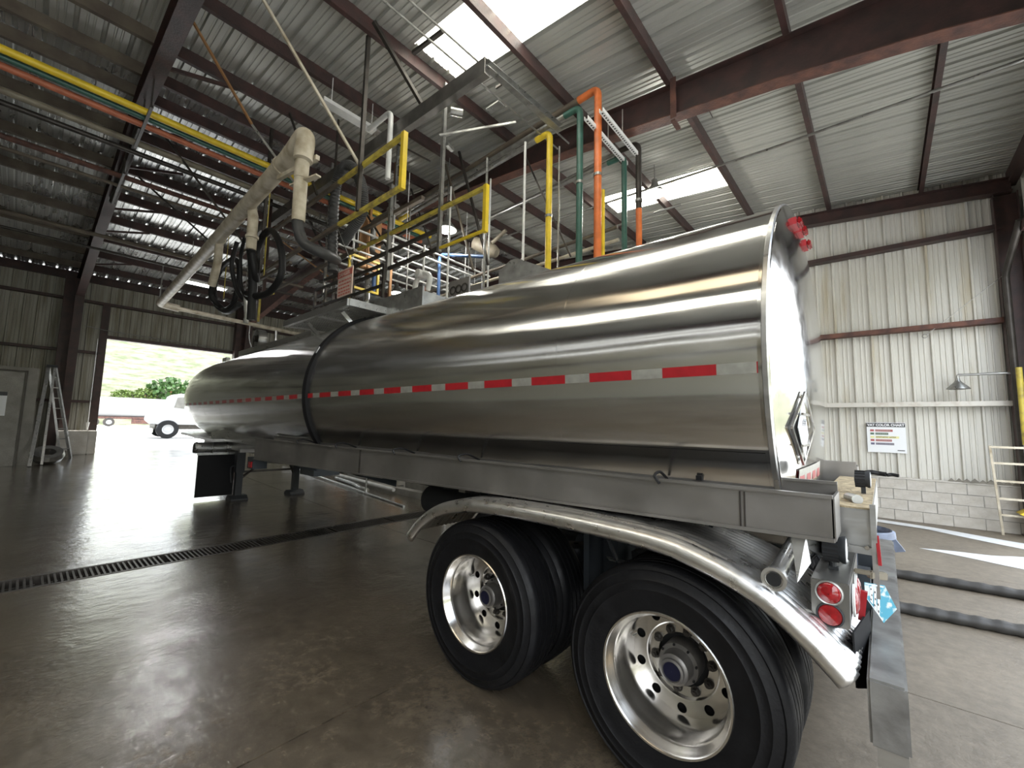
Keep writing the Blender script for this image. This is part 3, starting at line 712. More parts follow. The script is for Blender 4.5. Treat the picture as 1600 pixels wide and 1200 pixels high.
b = MB(); b.bar((.72, .33, .90), (.735, .33, 1.02), .022, .022); build('air_valve_handle', b, 'red', tr)
# licence plate hanging off the rear, swung out
pb = MB(); pv = [Vector((.735, .37, 1.045)), Vector((.80, .42, 1.035)), Vector((.835, .45, .94)), Vector((.79, .42, .88)), Vector((.735, .375, .985))]
pb.prism(pv, 0, Vector((.0, .004, .0))); plate = build('licence_plate', pb, 'plateblue', tr)
b = MB()
def pl(u, v, off=-.002):
    a = pv[0]+(pv[1]-pv[0])*u; c_ = pv[4]+(pv[3]-pv[4])*u; q = a+(c_-a)*v; return q+Vector((0, off, 0))
for u0, u1, v0, v1 in ((.28, .42, .12, .85), (.48, .60, .15, .9), (.66, .78, .2, .95), (.05, .95, .02, .06), (.05, .95, .94, .98)):
    b.add([pl(u0, v0), pl(u1, v0), pl(u1, v1), pl(u0, v1)], [(0, 1, 2, 3)])
build('plate_print', b, 'paper', plate)
b = MB()
for u, v in ((.33, .25), (.37, .5), (.33, .72), (.53, .3), (.55, .55), (.52, .8), (.72, .4), (.70, .65), (.73, .85)):
    b.add([pl(u-.03, v-.04, -.003), pl(u+.03, v-.04, -.003), pl(u+.03, v+.04, -.003), pl(u-.03, v+.04, -.003)], [(0, 1, 2, 3)])
build('plate_numbers', b, 'signblack', plate)
b = MB(); b.bar((.75, .40, 1.075), (.805, .45, 1.068), .028, .032); b.bar((.70, .40, 1.08), (.76, .40, 1.08), .015, .02); build('plate_lamp', b, 'dullbeige', tr, bevel=.004)
# rear bumper: box beam hung on two posts
b = MB(); b.box(.742, .848, -.05, 2.58, .615, .835); bump = build('rear_bumper', b, 'bumpergalv', tr, bevel=.008)
b = MB(); b.box(.76, .84, -.04, .12, .555, .615); build('bumper_step', b, 'alu', tr)
for y_ in (.80, 1.70):
    b = MB(); b.box(.66, .745, y_-.05, y_+.05, .62, 1.0); build('bumper_post', b, 'bluedark', tr)
b = MB(); b.prism([(.70, .10, .92), (.74, .42, .92), (.74, .42, .60), (.70, .15, .70)], 0, (.006, 0, 0)); build('mud_flap', b, 'bandblack', tr)

# wheels
WR = .52
tire_prof = [(.292, .012), (.30, .0), (.315, -.005), (.36, -.014), (.40, -.018), (.405, -.022), (.412, -.018), (.44, -.014), (.447, -.018), (.455, -.010), (.485, .0), (.492, -.004), (.50, .004), (.512, .014), (.519, .03),
             (.520, .055), (.510, .057), (.510, .066), (.520, .068), (.521, .10), (.510, .102), (.510, .112), (.521, .114), (.521, .146), (.510, .148), (.510, .158), (.520, .16), (.520, .19), (.510, .192), (.510, .202), (.519, .204),
             (.518, .228), (.505, .25), (.48, .262), (.44, .275), (.40, .28), (.34, .272), (.30, .262), (.285, .25)]
def discmesh(xc, yc, zc):
    """polished dish: ten hand holes cut in the disc"""
    b = MB(); n = 10; r0, r1, rh, hr, yd = .182, .252, .222, .0235, .245
    m = 24
    for s_ in range(n):
        t0 = 2*PI*(s_+.5)/n; dt = PI/n; outer = []; inner = []
        for k in range(m):
            a = 2*PI*k/m; ca, sa = math.cos(a), math.sin(a); sc = 1/max(abs(ca), abs(sa)); u, v = ca*sc, sa*sc
            th = t0+dt*u; rr = (r0+r1)/2+(r1-r0)/2*v; outer.append((rr*math.cos(th), rr*math.sin(th)))
            ex, ey = hr*ca, hr*sa
            rr2 = rh+ey; th2 = t0+ex/rh; inner.append((rr2*math.cos(th2), rr2*math.sin(th2)))
        vs = [(xc+x, yc+yd, zc+z) for x, z in outer] + [(xc+x, yc+yd, zc+z) for x, z in inner] + [(xc+x, yc+yd+.022, zc+z) for x, z in inner]
        b.add(vs, [(k, (k+1) % m, m+(k+1) % m, m+k) for k in range(m)] + [(m+k, m+(k+1) % m, 2*m+(k+1) % m, 2*m+k) for k in range(m)])
    return b
def wheel(x, y, z, outer=True):
    """axis along Y, outboard face towards -Y"""
    if outer:
        b = discmesh(x, y, z)
        b.lathe([(.292, .014), (.303, .004), (.306, -.004), (.302, -.010), (.294, -.009), (.288, 0), (.284, .02), (.272, .035), (.268, .06), (.266, .10), (.256, .12), (.255, .20), (.252, .235), (.252, .245)], (x, y, z), 'Y', 72)
        b.lathe([(.182, .245), (.176, .248), (.172, .27), (.126, .27), (.124, .30)], (x, y, z), 'Y', 60)
        w = build('wheel', b, 'polished', tr, smooth=True)
    else:
        b = MB(); b.lathe([(.29, .02), (.30, .01), (.28, .04), (.26, .1), (.255, .2), (.15, .21), (.1, .2)], (x, y, z), 'Y', 40); w = build('wheel', b, 'darksteel', tr, smooth=True)
    b = MB(); b.lathe(tire_prof, (x, y, z), 'Y', 96); build('tire', b, 'rubber', w, smooth=True)
    if outer:
        b = MB(); b.lathe([(.098, .31), (.098, .212), (.096, .204), (.076, .202), (.074, .19), (.072, .135), (.064, .127), (.054, .125)], (x, y, z), 'Y', 40); build('hub', b, 'hubgrey', w, smooth=True)
        b = MB(); b.lathe([(.057, .125), (.056, .112), (.046, .108), (.045, .116), (.001, .116)], (x, y, z), 'Y', 32); build('hub_cap', b, 'hubgrey', w, smooth=True)
        b = MB(); b.lathe([(.042, .114), (.001, .112)], (x, y, z), 'Y', 24); build('cap_window', b, 'navy', w)
        for k in range(10):
            a = 2*PI*(k+.2)/10; c_ = (x+.143*math.cos(a), z+.143*math.sin(a))
            b = MB(); b.cyl((c_[0], y+.268, c_[1]), (c_[0], y+.245, c_[1]), .0175, 6); b.cyl((c_[0], y+.27, c_[1]), (c_[0], y+.235, c_[1]), .010, 10); b.cyl((c_[0], y+.2695, c_[1]), (c_[0], y+.266, c_[1]), .024, 14); build('lug_nut', b, 'darksteel', w)  # widest dark disc stands in for the shaded recess round the nut
        b = MB()
        for k in range(8):
            a = 2*PI*k/8+.2; b.cyl((x+.091*math.cos(a), y+.2, z+.091*math.sin(a)), (x+.091*math.cos(a), y+.193, z+.091*math.sin(a)), .006, 8)
        build('hub_bolts', b, 'darkhole', w)
        b = MB(); a = 2.3; b.tube([(x-.235, y+.235, z+.06), (x-.238, y+.20, z+.061)], .004, 6); build('valve_stem', b, 'galv', w)
        b = MB(); b.lathe([(.29, .302), (.09, .302)], (x, y, z), 'Y', 32); build('shade_disc', b, 'darkhole', w)  # flat black disc, stands in for the shade behind dish and hub
    return w
AX = (0.0, -1.2668)
for x in AX:
    wheel(x, 0, .51, True); wheel(x, .335, .51, False)
    wheel(x, 1.885, .51, False); wheel(x, 2.22, .51, False)
    b = MB(); b.tube([(x, .3, .51), (x, 2.2, .51)], .06, 14); build('axle', b, 'blackmatte', tr, smooth=True)
    for y_ in (.78, 1.72):
        b = MB(); b.lathe([(.02, 0), (.11, .01), (.12, .05), (.10, .10), (.12, .15), (.11, .19), (.02, .2)], (x+.30, y_, .60), 'Z', 20); build('air_bag', b, 'black', tr, smooth=True)
        b = MB(); b.prism([(x-.5, y_-.05, .85), (x-.38, y_-.05, .85), (x-.36, y_-.05, .62), (x+.42, y_-.05, .56), (x+.42, y_-.05, .50), (x-.46, y_-.05, .50)], 0, (0, .1, 0)); build('trailing_arm', b, 'bluedark', tr)
    for y_ in (.95, 1.5):
        b = MB(); b.cyl((x-.30, y_, .60), (x-.12, y_, .60), .075, 18); build('brake_chamber', b, 'bluedark', tr, smooth=True)
b = MB(); b.box(-.78, -.55, .64, .9, .6, 1.0); b.box(-.70, -.66, .45, .65, .62, 1.1); b.bar((-.62, .5, 1.1), (-.5, .55, .8), .08, .01); build('suspension_hanger', b, 'bluedark', tr)
b = MB(); b.tube([(-1.05, .5, .98), (-1.05, .5, .75), (-.9, .6, .6)], .012, 6); b.bar((-.55, .5, .84), (-.42, .62, .80), .06, .01); build('air_line', b, 'galv', tr)
b = MB(); b.cyl((-3.3, 1.25, .78), (-2.4, 1.25, .78), .16, 24); build('air_tank', b, 'blackmatte', tr, smooth=True)

# landing gear
for y_ in (.88, 1.98):
    b = MB(); x = -8.95; z0 = floorz(x)
    b.box(x-.075, x+.075, y_-.075, y_+.075, .62, 1.3); b.box(x-.058, x+.058, y_-.058, y_+.058, z0+.06, .65)
    leg_ = build('landing_leg', b, 'blackmatte', tr)
    b = MB(); b.prism([(x-.17, y_-.15, z0+.003), (x+.17, y_-.15, z0+.003), (x+.16, y_-.15, z0+.03), (x+.07, y_-.15, z0+.09), (x-.07, y_-.15, z0+.09), (x-.16, y_-.15, z0+.03)], 0, (0, .30, 0)); build('landing_foot', b, 'blackmatte', leg_)
b = MB(); b.bar((-8.95, .88, .62), (-8.95, 1.98, .62), .04); b.bar((-8.9, .95, .55), (-8.3, 1.3, 1.0), .03); b.bar((-8.9, 1.9, .55), (-8.3, 1.5, 1.0), .03); b.bar((-8.95, .95, .5), (-8.95, 1.5, .98), .02); build('leg_brace', b, 'darksteel', tr)
b = MB(); b.tube(curve([(-8.95, .8, .75), (-8.9, .72, .72), (-8.8, .70, .55), (-8.75, .70, .45)], 5), .014, 6); build('crank_handle', b, 'blackmatte', tr)
b = MB(); b.box(-8.55, -7.9, 1.9, 2.45, .55, 1.0); b.cyl((-8.75, 2.0, .80), (-8.72, 1.92, .80), .12, 20); build('control_box', b, 'bluedark', tr)
b = MB(); b.cyl((-8.76, 1.985, .80), (-8.765, 1.97, .80), .09, 20); build('gauge_face', b, 'paper', tr)
# front: upper coupler plate, drain cylinder, near mud flap
b = MB(); b.prism([(-8.4, .25, 1.30), (-8.4, 2.25, 1.30), (-11.6, 2.1, 1.34), (-12.4, 1.7, 1.36), (-12.4, .8, 1.36), (-11.6, .4, 1.34)], 0, (0, 0, -.05)); build('coupler_plate', b, 'alu', tr)
b = MB(); b.prism([(-9.0, .4, 1.27), (-6.0, .55, 1.24), (-6.0, .55, 1.38), (-8.4, .5, 1.5), (-9.4, .45, 1.4)], 0, (0, 1.5, 0)); build('coupler_skirt', b, 'alu', tr)
b = MB(); b.cyl((-9.3, .18, 1.10), (-9.3, .95, 1.10), .105, 24); tb = build('hose_tube', b, 'alu', tr, smooth=True)
for y_ in (.2, .45, .7): 
    b = MB(); b.lathe([(.105, 0), (.112, .004), (.112, .02), (.105, .024)], (-9.3, y_, 1.10), 'Y', 24); build('tube_band', b, 'polished', tb, smooth=True)
b = MB(); b.cyl((-9.3, .175, 1.10), (-9.3, .172, 1.10), .085, 20); b.cyl((-9.18, .17, 1.06), (-9.18, .14, 1.06), .05, 16); build('tube_cap', b, 'darksteel', tb)
b = MB(); b.box(-9.22, -9.18, .22, .90, .96, 1.0); build('flap_bar', b, 'alu', tr)
b = MB(); b.box(-9.21, -9.195, .23, .86, .15, .97); build('front_mud_flap', b, 'bandblack', tr)
b = MB(); b.box(-6.1, -5.86, .12, .30, .98, 1.14); build('rail_end_box', b, 'bluedark', tr)
b = MB(); b.box(-6.0, -5.9, .10, .125, 1.0, 1.08); build('side_marker', b, 'redlens', tr)
b = MB(); b.prism([(-5.86, .3, 1.14), (-2.6, .3, 1.18), (-2.9, .3, 1.13), (-5.0, .3, 1.10), (-5.86, .3, 1.06)], 0, (0, .01, 0)); build('belly_guard', b, 'alurail', tr)

# ================================================================== OVERHEAD EQUIPMENT
def pipe(name, label, cat, pts, r, m, group=None, n=12, rb=.12, extra=None):
    b = MB(); P = bend(pts, rb) if len(pts) > 2 else pts; b.tube(P, r, n)
    o = build(name, b, m, None, smooth=True); tag(o, label, cat, group)
    return o
def clampring(par, p, r, m='galv', axis='Z'):
    b = MB(); b.lathe([(r, -.02), (r+.01, -.02), (r+.01, .02), (r, .02)], p, axis, 16, closed=True); return build('pipe_clamp', b, m, par)
# supply headers running across the bay under the rafters
pipe('yellow_header_pipe', 'yellow header pipe running under the roof above the green and orange pipes', 'pipe', [(-7.66, -6.6, 6.45), (-7.72, 4.4, 6.45)], .055, 'yellow')
pipe('green_header_pipe', 'dark green header pipe between the yellow and the orange roof pipes', 'pipe', [(-7.83, -6.6, 6.44), (-7.9, 4.3, 6.44)], .042, 'green')
pipe('orange_header_pipe', 'faded orange header pipe, lowest of the three coloured roof pipes', 'pipe', [(-8.03, -6.6, 6.42), (-8.1, 4.4, 6.42)], .05, 'orangedull')
pipe('beige_header_pipe', 'beige pipe running parallel beside the coloured header pipes', 'pipe', [(-8.7, -6.6, 6.42), (-8.8, 3.6, 6.42)], .055, 'dullbeige')
pipe('dark_conduit', 'thin dark conduit next to the beige roof pipe', 'pipe', [(-9.18, -6.6, 6.45), (-9.2, 3.6, 6.45)], .045, 'darksteel')
pipe('rusty_pipe', 'rusty roof pipe with a mottled brown surface over the left bay', 'pipe', [(-10.42, -6.6, 6.45), (-10.42, 3.6, 6.45)], .05, 'rust')
pipe('grey_conduit', 'grey conduit running just below the rusty roof pipe', 'pipe', [(-10.75, -6.6, 6.38), (-10.75, 3.6, 6.38)], .035, 'olive')
pipe('low_roof_pipe', 'olive grey pipe near the eave end of the left roof bay', 'pipe', [(-13.6, -6.6, 6.12), (-13.6, 3.7, 6.12)], .05, 'olive')
pipe('eave_conduit', 'thin dark pipe nearest the eave of the door wall', 'pipe', [(-14.4, -6.6, 6.0), (-14.4, 3.7, 6.0)], .035, 'darksteel')
for i, x in enumerate((-7.9, -10.6)):
    for j, y in enumerate((-1.19, -5.0)):
        b = MB(); b.bar((x+.6, y, 6.36), (x-.9 if i == 0 else x-.4, y, 6.36), .04, .04); b.bar((x+.5, y, 6.36), (x+.5, y, roofz(x)-.5), .02); b.bar((x-.3, y, 6.36), (x-.3, y, roofz(x)-.5), .02)
        o = build('pipe_hanger', b, 'darksteel'); tag(o, 'dark trapeze hanger under the '+('coloured header', 'rusty')[i]+' pipes, '+('where they cross the left rafter', 'at the far near-side bay')[j], 'hanger', 'trapeze hangers under the header pipes')
# drop pipes behind the tank
ZB = .25
y1 = pipe('yellow_drop_pipe', 'bright yellow vertical drop pipe with an elbow, left of the green one', 'pipe', [(-3.03, 3.15, .01), (-3.03, 3.15, 6.43), (-3.32, 3.17, 6.43)], .05, 'yellow'); clampring(y1, (-3.03, 3.15, 5.0), .05)
g1 = pipe('green_drop_pipe', 'dark green vertical pipe between the yellow and orange drop pipes', 'pipe', [(-2.46, 3.15, .01), (-2.46, 3.15, 6.58), (-2.75, 3.16, 6.58)], .05, 'green'); clampring(g1, (-2.46, 3.15, 5.35), .05)
o1 = pipe('orange_drop_pipe', 'bright orange vertical drop pipe, tallest of the coloured ones', 'pipe', [(-2.15, 3.15, .01), (-2.15, 3.15, 6.72), (-2.5, 3.17, 6.72)], .055, 'orange'); clampring(o1, (-2.15, 3.15, 5.35), .055)
pipe('thin_yellow_pipe', 'thin yellow pipe tucked directly behind the tall orange pipe', 'pipe', [(-2.16, 3.32, .01), (-2.16, 3.32, 5.2)], .03, 'yellow')
pipe('grey_green_drop_pipe', 'vertical pipe grey above and green below, beside the short orange one', 'pipe', [(-2.2, 4.1, .01), (-2.2, 4.1, 6.16), (-2.5, 4.1, 6.16)], .045, 'green')
g2 = pipe('grey_orange_drop_pipe', 'vertical pipe with grey elbow on top and orange lower part', 'pipe', [(-1.95, 4.1, 5.15), (-1.95, 4.1, 6.28), (-2.3, 4.1, 6.28)], .047, 'darksteel')
b = MB(); b.tube([(-1.95, 4.1, .01), (-1.95, 4.1, 5.16)], .0475, 12); build('orange_section', b, 'orange', g2, smooth=True); clampring(g2, (-1.95, 4.1, 5.3), .047)
for nm, lb_, p0, p1, r in (('grey_branch_pipe', 'grey pipe running back from the yellow drop pipe elbow', (-3.32, 3.17, 6.43), (-7.5, 3.35, 6.43), .045),
                       ('mottled_branch_pipe', 'mottled pipe running back from the green drop pipe elbow', (-2.75, 3.16, 6.58), (-7.6, 3.36, 6.55), .045),
                       ('rusty_branch_pipe', 'brownish pipe running back from the orange drop pipe elbow', (-2.5, 3.17, 6.72), (-7.9, 3.4, 6.66), .05),
                       ('low_branch_pipe', 'long grey pipe running behind the drop pipes toward the far girts', (-2.5, 4.1, 6.16), (-9.0, 4.3, 6.1), .04),
                       ('thin_branch_pipe', 'thin grey pipe just under the long grey branch pipe', (-2.3, 4.1, 6.28), (-9.2, 4.45, 5.95), .03)):
    pipe(nm, lb_, 'pipe', [p0, p1], r, 'olive' if 'rusty' in nm else 'galv')
b = MB(); b.tube([(-7.5, 3.35, 6.43), (-7.1, 3.33, 6.43)], .052, 12); o = build('yellow_branch_stub', b, 'yellow', None, smooth=True); tag(o, 'short yellow branch stub where the yellow header meets the grey pipe', 'pipe')
# slotted strut channels
for nm, lb_, x in (('slotted_channel', 'slotted white strut channel left of the orange pipe top', -2.17), ('slotted_channel', 'slotted white strut channel right of the orange pipe top', -1.93)):
    b = MB(); b.section((x, 2.85, 6.08), (x-.04, 4.2, 6.08), [(-.03, -.03), (.03, -.03), (.03, .03), (.024, .03), (.024, -.024), (-.024, -.024), (-.024, .03), (-.03, .03)])
    o = build(nm, b, 'white'); tag(o, lb_, 'bracket')
    b = MB()
    for k in range(24): b.box(x-.012-.0016*k, x+.012-.0016*k, 2.88+.055*k, 2.905+.055*k, 6.0485, 6.0495)
    build('slots', b, 'darkhole', o)
    b = MB(); b.bar((x, 3.5, 6.1), (x, 3.5, roofz(x)-.5), .012); build('threaded_rod', b, 'galv', o)

# monorail channel over the tank
b = MB(); cp = [(-.05, -.11), (.05, -.11), (.05, -.1), (-.04, -.1), (-.04, .1), (.05, .1), (.05, .11), (-.05, .11)]
b.section((-2.75, 1.42, 6.2), (-10.4, 1.25, 6.2), cp); mono = build('monorail_channel', b, 'darkgalv'); tag(mono, 'long steel channel beam hung lengthwise over the tank', 'beam')
b = MB(); b.section((-2.78, 1.42, 6.26), (-2.72, 3.0, 6.26), [(q[0]*.9, q[1]*.45) for q in cp]); build('cross_channel', b, 'galv', mono)
for a_, b_, w_ in (((-4.03, .54, 6.98), (-4.01, 1.33, 6.3), .05), ((-6.6, 1.33, 6.3), (-6.6, 1.33, 7.3), .03), ((-9.6, 1.27, 6.3), (-9.6, 1.27, 7.3), .03)):
    b = MB(); b.bar(a_, b_, w_); build('channel_brace', b, 'darksteel', mono)
for i, x in enumerate((-3.25, -3.02)):
    b = MB(); b.tube([(x, -1.0, 6.45), (x+.06, 3.6, 6.45)], .014, 8); o = build('thin_cross_rod', b, 'galv'); tag(o, 'thin grey rod crossing under the near skylight, '+('left one of the pair', 'right one of the pair')[i], 'rod', 'pair of thin rods under the near skylight')
b = MB(); b.bar((-3.35, 2.2, 6.75), (-3.1, 2.2, 6.75), .03); b.bar((-4.0, 1.15, 6.95), (-3.4, 1.2, 6.95), .05, .05); o = build('roof_crossbar', b, 'darksteel'); tag(o, 'short dark bar under the edge of the near skylight', 'bracket')
b = MB(); b.prism([(-3.35, 2.0, 6.3), (-3.1, 2.0, 6.3), (-3.1, 2.0, 6.28), (-3.35, 2.0, 6.28)], 0, (0, .12, 0)); b.bar((-3.9, 1.6, 5.9), (-3.2, 2.5, 6.3), .03); b.bar((-3.9, 1.75, 5.85), (-3.95, 1.9, 5.85), .05)
b.cyl((-3.85, 1.75, 6.35), (-3.75, 1.9, 6.35), .06, 12); o = build('pulley_bracket', b, 'galv'); tag(o, 'small pale pulley bracket at the head of the hanging channel post', 'pulley')

# fall protection cage
cage = T('fall_protection_cage', 'hanging yellow and grey fall protection cage over the tank manhole', 'safety cage', (-5.1, 1.28, 4.4))
def cbar(nm, a, b_, m, w=.05): b = MB(); b.bar(a, b_, w, w); return build(nm, b, m, cage)
YA, YB_, ZTN, ZBN, ZTF, ZBF = .65, 1.9, 5.12, 4.46, 4.98, 4.35
cbar('corner_post', (-3.34, YA, ZBN-.03), (-3.34, YA, ZTN+.03), 'yellow', .06); cbar('corner_post', (-3.19, YB_, ZBF-.03), (-3.19, YB_, ZTF+.03), 'yellow', .06)
cbar('top_rail', (-3.34, YA, ZTN), (-4.95, YA, ZTN), 'yellowdirty'); cbar('bottom_rail', (-3.34, YA, ZBN), (-4.87, YA, ZBN), 'yellowdirty')
cbar('top_rail', (-4.95, YA, ZTN), (-9.3, YA, ZTN), 'olive'); cbar('bottom_rail', (-4.87, YA, ZBN), (-9.0, YA, ZBN-.05), 'olive')
cbar('top_rail', (-3.19, YB_, ZTF), (-6.95, YB_, ZTF), 'yellowdirty'); cbar('bottom_rail', (-3.19, YB_, ZBF), (-4.18, YB_, ZBF), 'yellow', .035)
cbar('bottom_rail', (-4.18, YB_, ZBF), (-8.3, YB_, ZBF), 'darksteel'); cbar('middle_rail', (-4.2, YB_, 4.66), (-8.2, YB_, 4.66), 'darksteel'); cbar('top_tube', (-4.0, YB_+.05, 5.05), (-8.3, YB_+.05, 5.02), 'darksteel')
for a, b_ in (((-7.0, 1.92, 5.0), (-7.02, 2.57, 5.0)), ((-7.0, 1.92, 4.35), (-7.02, 2.57, 4.35)), ((-7.02, 2.57, 4.33), (-7.02, 2.57, 5.02)), ((-7.0, 1.92, 4.35), (-7.0, 1.92, 5.0))): cbar('gate_bar', a, b_, 'yellow', .045)
for (x, y, z0, z1, w) in ((-4.3, YA-.03, 4.46, 7.0, .05), (-4.18, YB_, 4.3, 7.08, .055), (-7.85, YA-.03, 4.4, 7.3, .05), (-5.58, YB_, 4.13, 5.9, .06), (-8.0, YB_, 4.3, 7.3, .05), (-6.1, YB_+.4, 4.6, 7.2, .035)):
    cbar('hanger_post', (x, y, z0), (x, y, z1), 'darksteel' if y < 1 else 'galv', w)
for a, b_, m, w in (((-4.52, -.69, 6.75), (-4.34, .63, 5.12), 'pvc', .03), ((-5.74, -1.1, 6.9), (-6.06, -.2, 6.05), 'brass', .028), ((-6.06, -.2, 6.05), (-5.62, .5, 5.0), 'galv', .03), ((-8.84, -.9, 6.9), (-8.39, .45, 5.1), 'darksteel', .035), ((-10.76, -.9, 6.7), (-9.6, .4, 5.2), 'darksteel', .035), ((-7.0, .62, 7.2), (-5.6, .62, 5.15), 'darksteel', .03), ((-6.3, 1.3, 7.2), (-4.5, 1.9, 5.9), 'darksteel', .025)):
    cbar('sway_brace', a, b_, m, w)
# folding step gate low over the walkway
b = MB()
for a, b_ in (((-7.7, 1.6, 3.75), (-7.7, 1.6, 4.3)), ((-7.25, 1.6, 3.75), (-7.25, 1.6, 4.3)), ((-7.7, 1.6, 4.3), (-5.2, 1.6, 4.25)), ((-7.7, 1.6, 3.95), (-5.2, 1.6, 3.9)), ((-5.2, 1.6, 3.7), (-5.2, 1.6, 4.25)), ((-6.2, 1.6, 3.7), (-6.2, 1.6, 4.27))): b.bar(a, b_, .04)
o = build('platform_railing', b, 'darksteel', cage)
b = MB(); b.bar((-8.6, 2.2, 4.05), (-7.45, 2.2, 4.05), .04); b.bar((-8.6, 2.2, 4.45), (-8.6, 2.2, 4.05), .04); b.bar((-7.45, 2.2, 4.4), (-7.45, 2.2, 4.05), .04); b.bar((-9.6, 1.2, 3.85), (-9.6, 1.2, 4.4), .04); b.bar((-9.6, 1.2, 4.4), (-8.8, 1.2, 4.35), .04)
build('yellow_guard', b, 'yellowdirty', cage)

rackp = T('pipe_rack', 'dark brown hanging pipe rack between the duct and the yellow cage', 'rack', (-6.9, 2.4, 4.0))
for a_, b_, m_r, w_ in (((-7.3, 2.2, 3.9), (-7.3, 2.2, 7.2), 'darksteel', .05), ((-6.6, 2.6, 4.0), (-6.6, 2.6, 7.1), 'brass', .05), ((-8.2, 2.2, 4.0), (-8.2, 2.2, 7.3), 'darksteel', .05), ((-9.4, 1.2, 4.4), (-9.4, 1.2, 7.3), 'steel', .06),
        ((-9.6, 2.3, 5.7), (-5.2, 2.3, 5.7), 'olive', .07), ((-9.8, 2.6, 5.45), (-5.0, 2.6, 5.45), 'darksteel', .05), ((-9.8, 1.6, 4.75), (-6.2, 1.6, 4.75), 'olive', .05), ((-9.9, .9, 4.55), (-7.2, .9, 4.55), 'olive', .045),
        ((-8.6, 1.2, 6.2), (-7.4, 2.4, 5.1), 'darksteel', .035), ((-7.4, 2.2, 6.4), (-6.5, 2.6, 5.0), 'darksteel', .035), ((-9.4, 1.2, 5.9), (-8.4, 2.4, 4.8), 'brass', .03), ((-10.2, 2.2, 7.2), (-8.9, 2.2, 5.7), 'darksteel', .04), ((-5.2, 3.1, 7.0), (-4.5, 3.3, 4.6), 'darksteel', .04), ((-5.6, 3.1, 6.9), (-4.9, 3.3, 4.6), 'olive', .035), ((-4.0, 3.6, 6.8), (-3.1, 3.9, 4.6), 'darksteel', .03), ((-7.2, 3.4, 7.1), (-6.2, 3.6, 4.8), 'darksteel', .03)):
    b = MB(); b.bar(a_, b_, w_, w_); build('rack_bar', b, m_r, rackp)
b = MB(); b.box(-7.32, -7.28, 2.25, 2.75, 4.9, 6.1); b.box(-7.34, -7.26, 2.45, 2.5, 4.7, 6.3); build('rusty_panel', b, 'brass', rackp)
b = MB(); b.tube(bend([(-6.3, 2.45, 5.9), (-7.1, 2.45, 5.9), (-7.1, 2.45, 5.2), (-6.7, 2.45, 5.0)], .1), .06, 10); b.cyl((-6.25, 2.45, 5.9), (-6.45, 2.45, 5.9), .11, 14); build('flanged_pipe', b, 'galv', rackp, smooth=True)
# big stained ducts
duct = T('fume_duct', 'big stained cream fume duct with elbow and drop branches over the tank', 'duct', (-10, .25, 5.3))
b = MB(); b.tube(bend([(-4.55, -.02, 4.95), (-4.55, 0, 5.33), (-5.2, .05, 5.3), (-16.5, .5, 5.3), (-16.5, 1.0, 5.25)], .16, 8), .115, 18); build('main_duct', b, 'pvc', duct, smooth=True)
b = MB(); b.tube([(-16.5, .9, 5.25), (-16.5, 5.2, 5.07)], .07, 12); build('cross_duct', b, 'pvc', duct, smooth=True)
b = MB(); b.tube([(-4.55, -.02, 5.3), (-4.62, 0, 4.75)], .085, 16); b.lathe([(.085, -.03), (.105, -.03), (.105, .03), (.085, .03)], (-4.58, 0, 5.02), 'Z', 18, closed=True); build('drop_branch', b, 'pvc', duct, smooth=True)
b = MB(); b.tube([(-4.62, 0, 4.8), (-4.66, .02, 4.2)], .08, 16); build('drop_branch', b, 'pvc', duct, smooth=True)
b = MB(); b.bar((-4.85, -.02, 4.72), (-4.3, .08, 4.70), .07, .02); build('pipe_clamp', b, 'pvc', duct)
b = MB(); b.bar((-5.4, .0, 5.05), (-4.45, .12, 5.02), .05, .06); b.lathe([(.115, -.02), (.13, -.02), (.13, .02), (.115, .02)], (-5.5, .06, 5.3), 'X', 18, closed=True); build('pipe_clamp', b, 'pvc', duct)
b = MB(); b.tube([(-7.2, .19, 5.35), (-7.05, .2, 5.1), (-7.02, .2, 4.5)], .08, 14); b.lathe([(.11, -.12), (.13, -.1), (.13, .1), (.11, .12)], (-7.3, .17, 5.3), 'X', 18); b.lathe([(.08, -.02), (.10, -.02), (.10, .02), (.08, .02)], (-7.02, .2, 4.72), 'Z', 16, closed=True); build('drop_branch', b, 'pvc', duct, smooth=True)
b = MB(); b.tube(bend([(-9.15, .25, 5.3), (-9.2, .25, 4.75), (-9.45, .25, 4.4)], .1), .075, 14); b.lathe([(.11, -.12), (.13, -.1), (.13, .1), (.11, .12)], (-9.2, .22, 5.3), 'X', 18); build('drop_branch', b, 'pvc', duct, smooth=True)
b = MB(); b.tube([(-16.5, 4.0, 5.12), (-16.5, 4.02, 4.5)], .05, 10); b.tube(curve([(-16.5, 3.1, 5.1), (-16.45, 3.1, 4.6), (-16.3, 3.2, 4.2), (-16.2, 3.4, 4.0)], 5), .02, 8); b.bar((-16.6, .5, 5.4), (-16.6, .5, 6.6), .03); b.bar((-16.6, 3.4, 5.2), (-16.6, 3.4, 6.5), .03); build('duct_hanger', b, 'galv', duct)

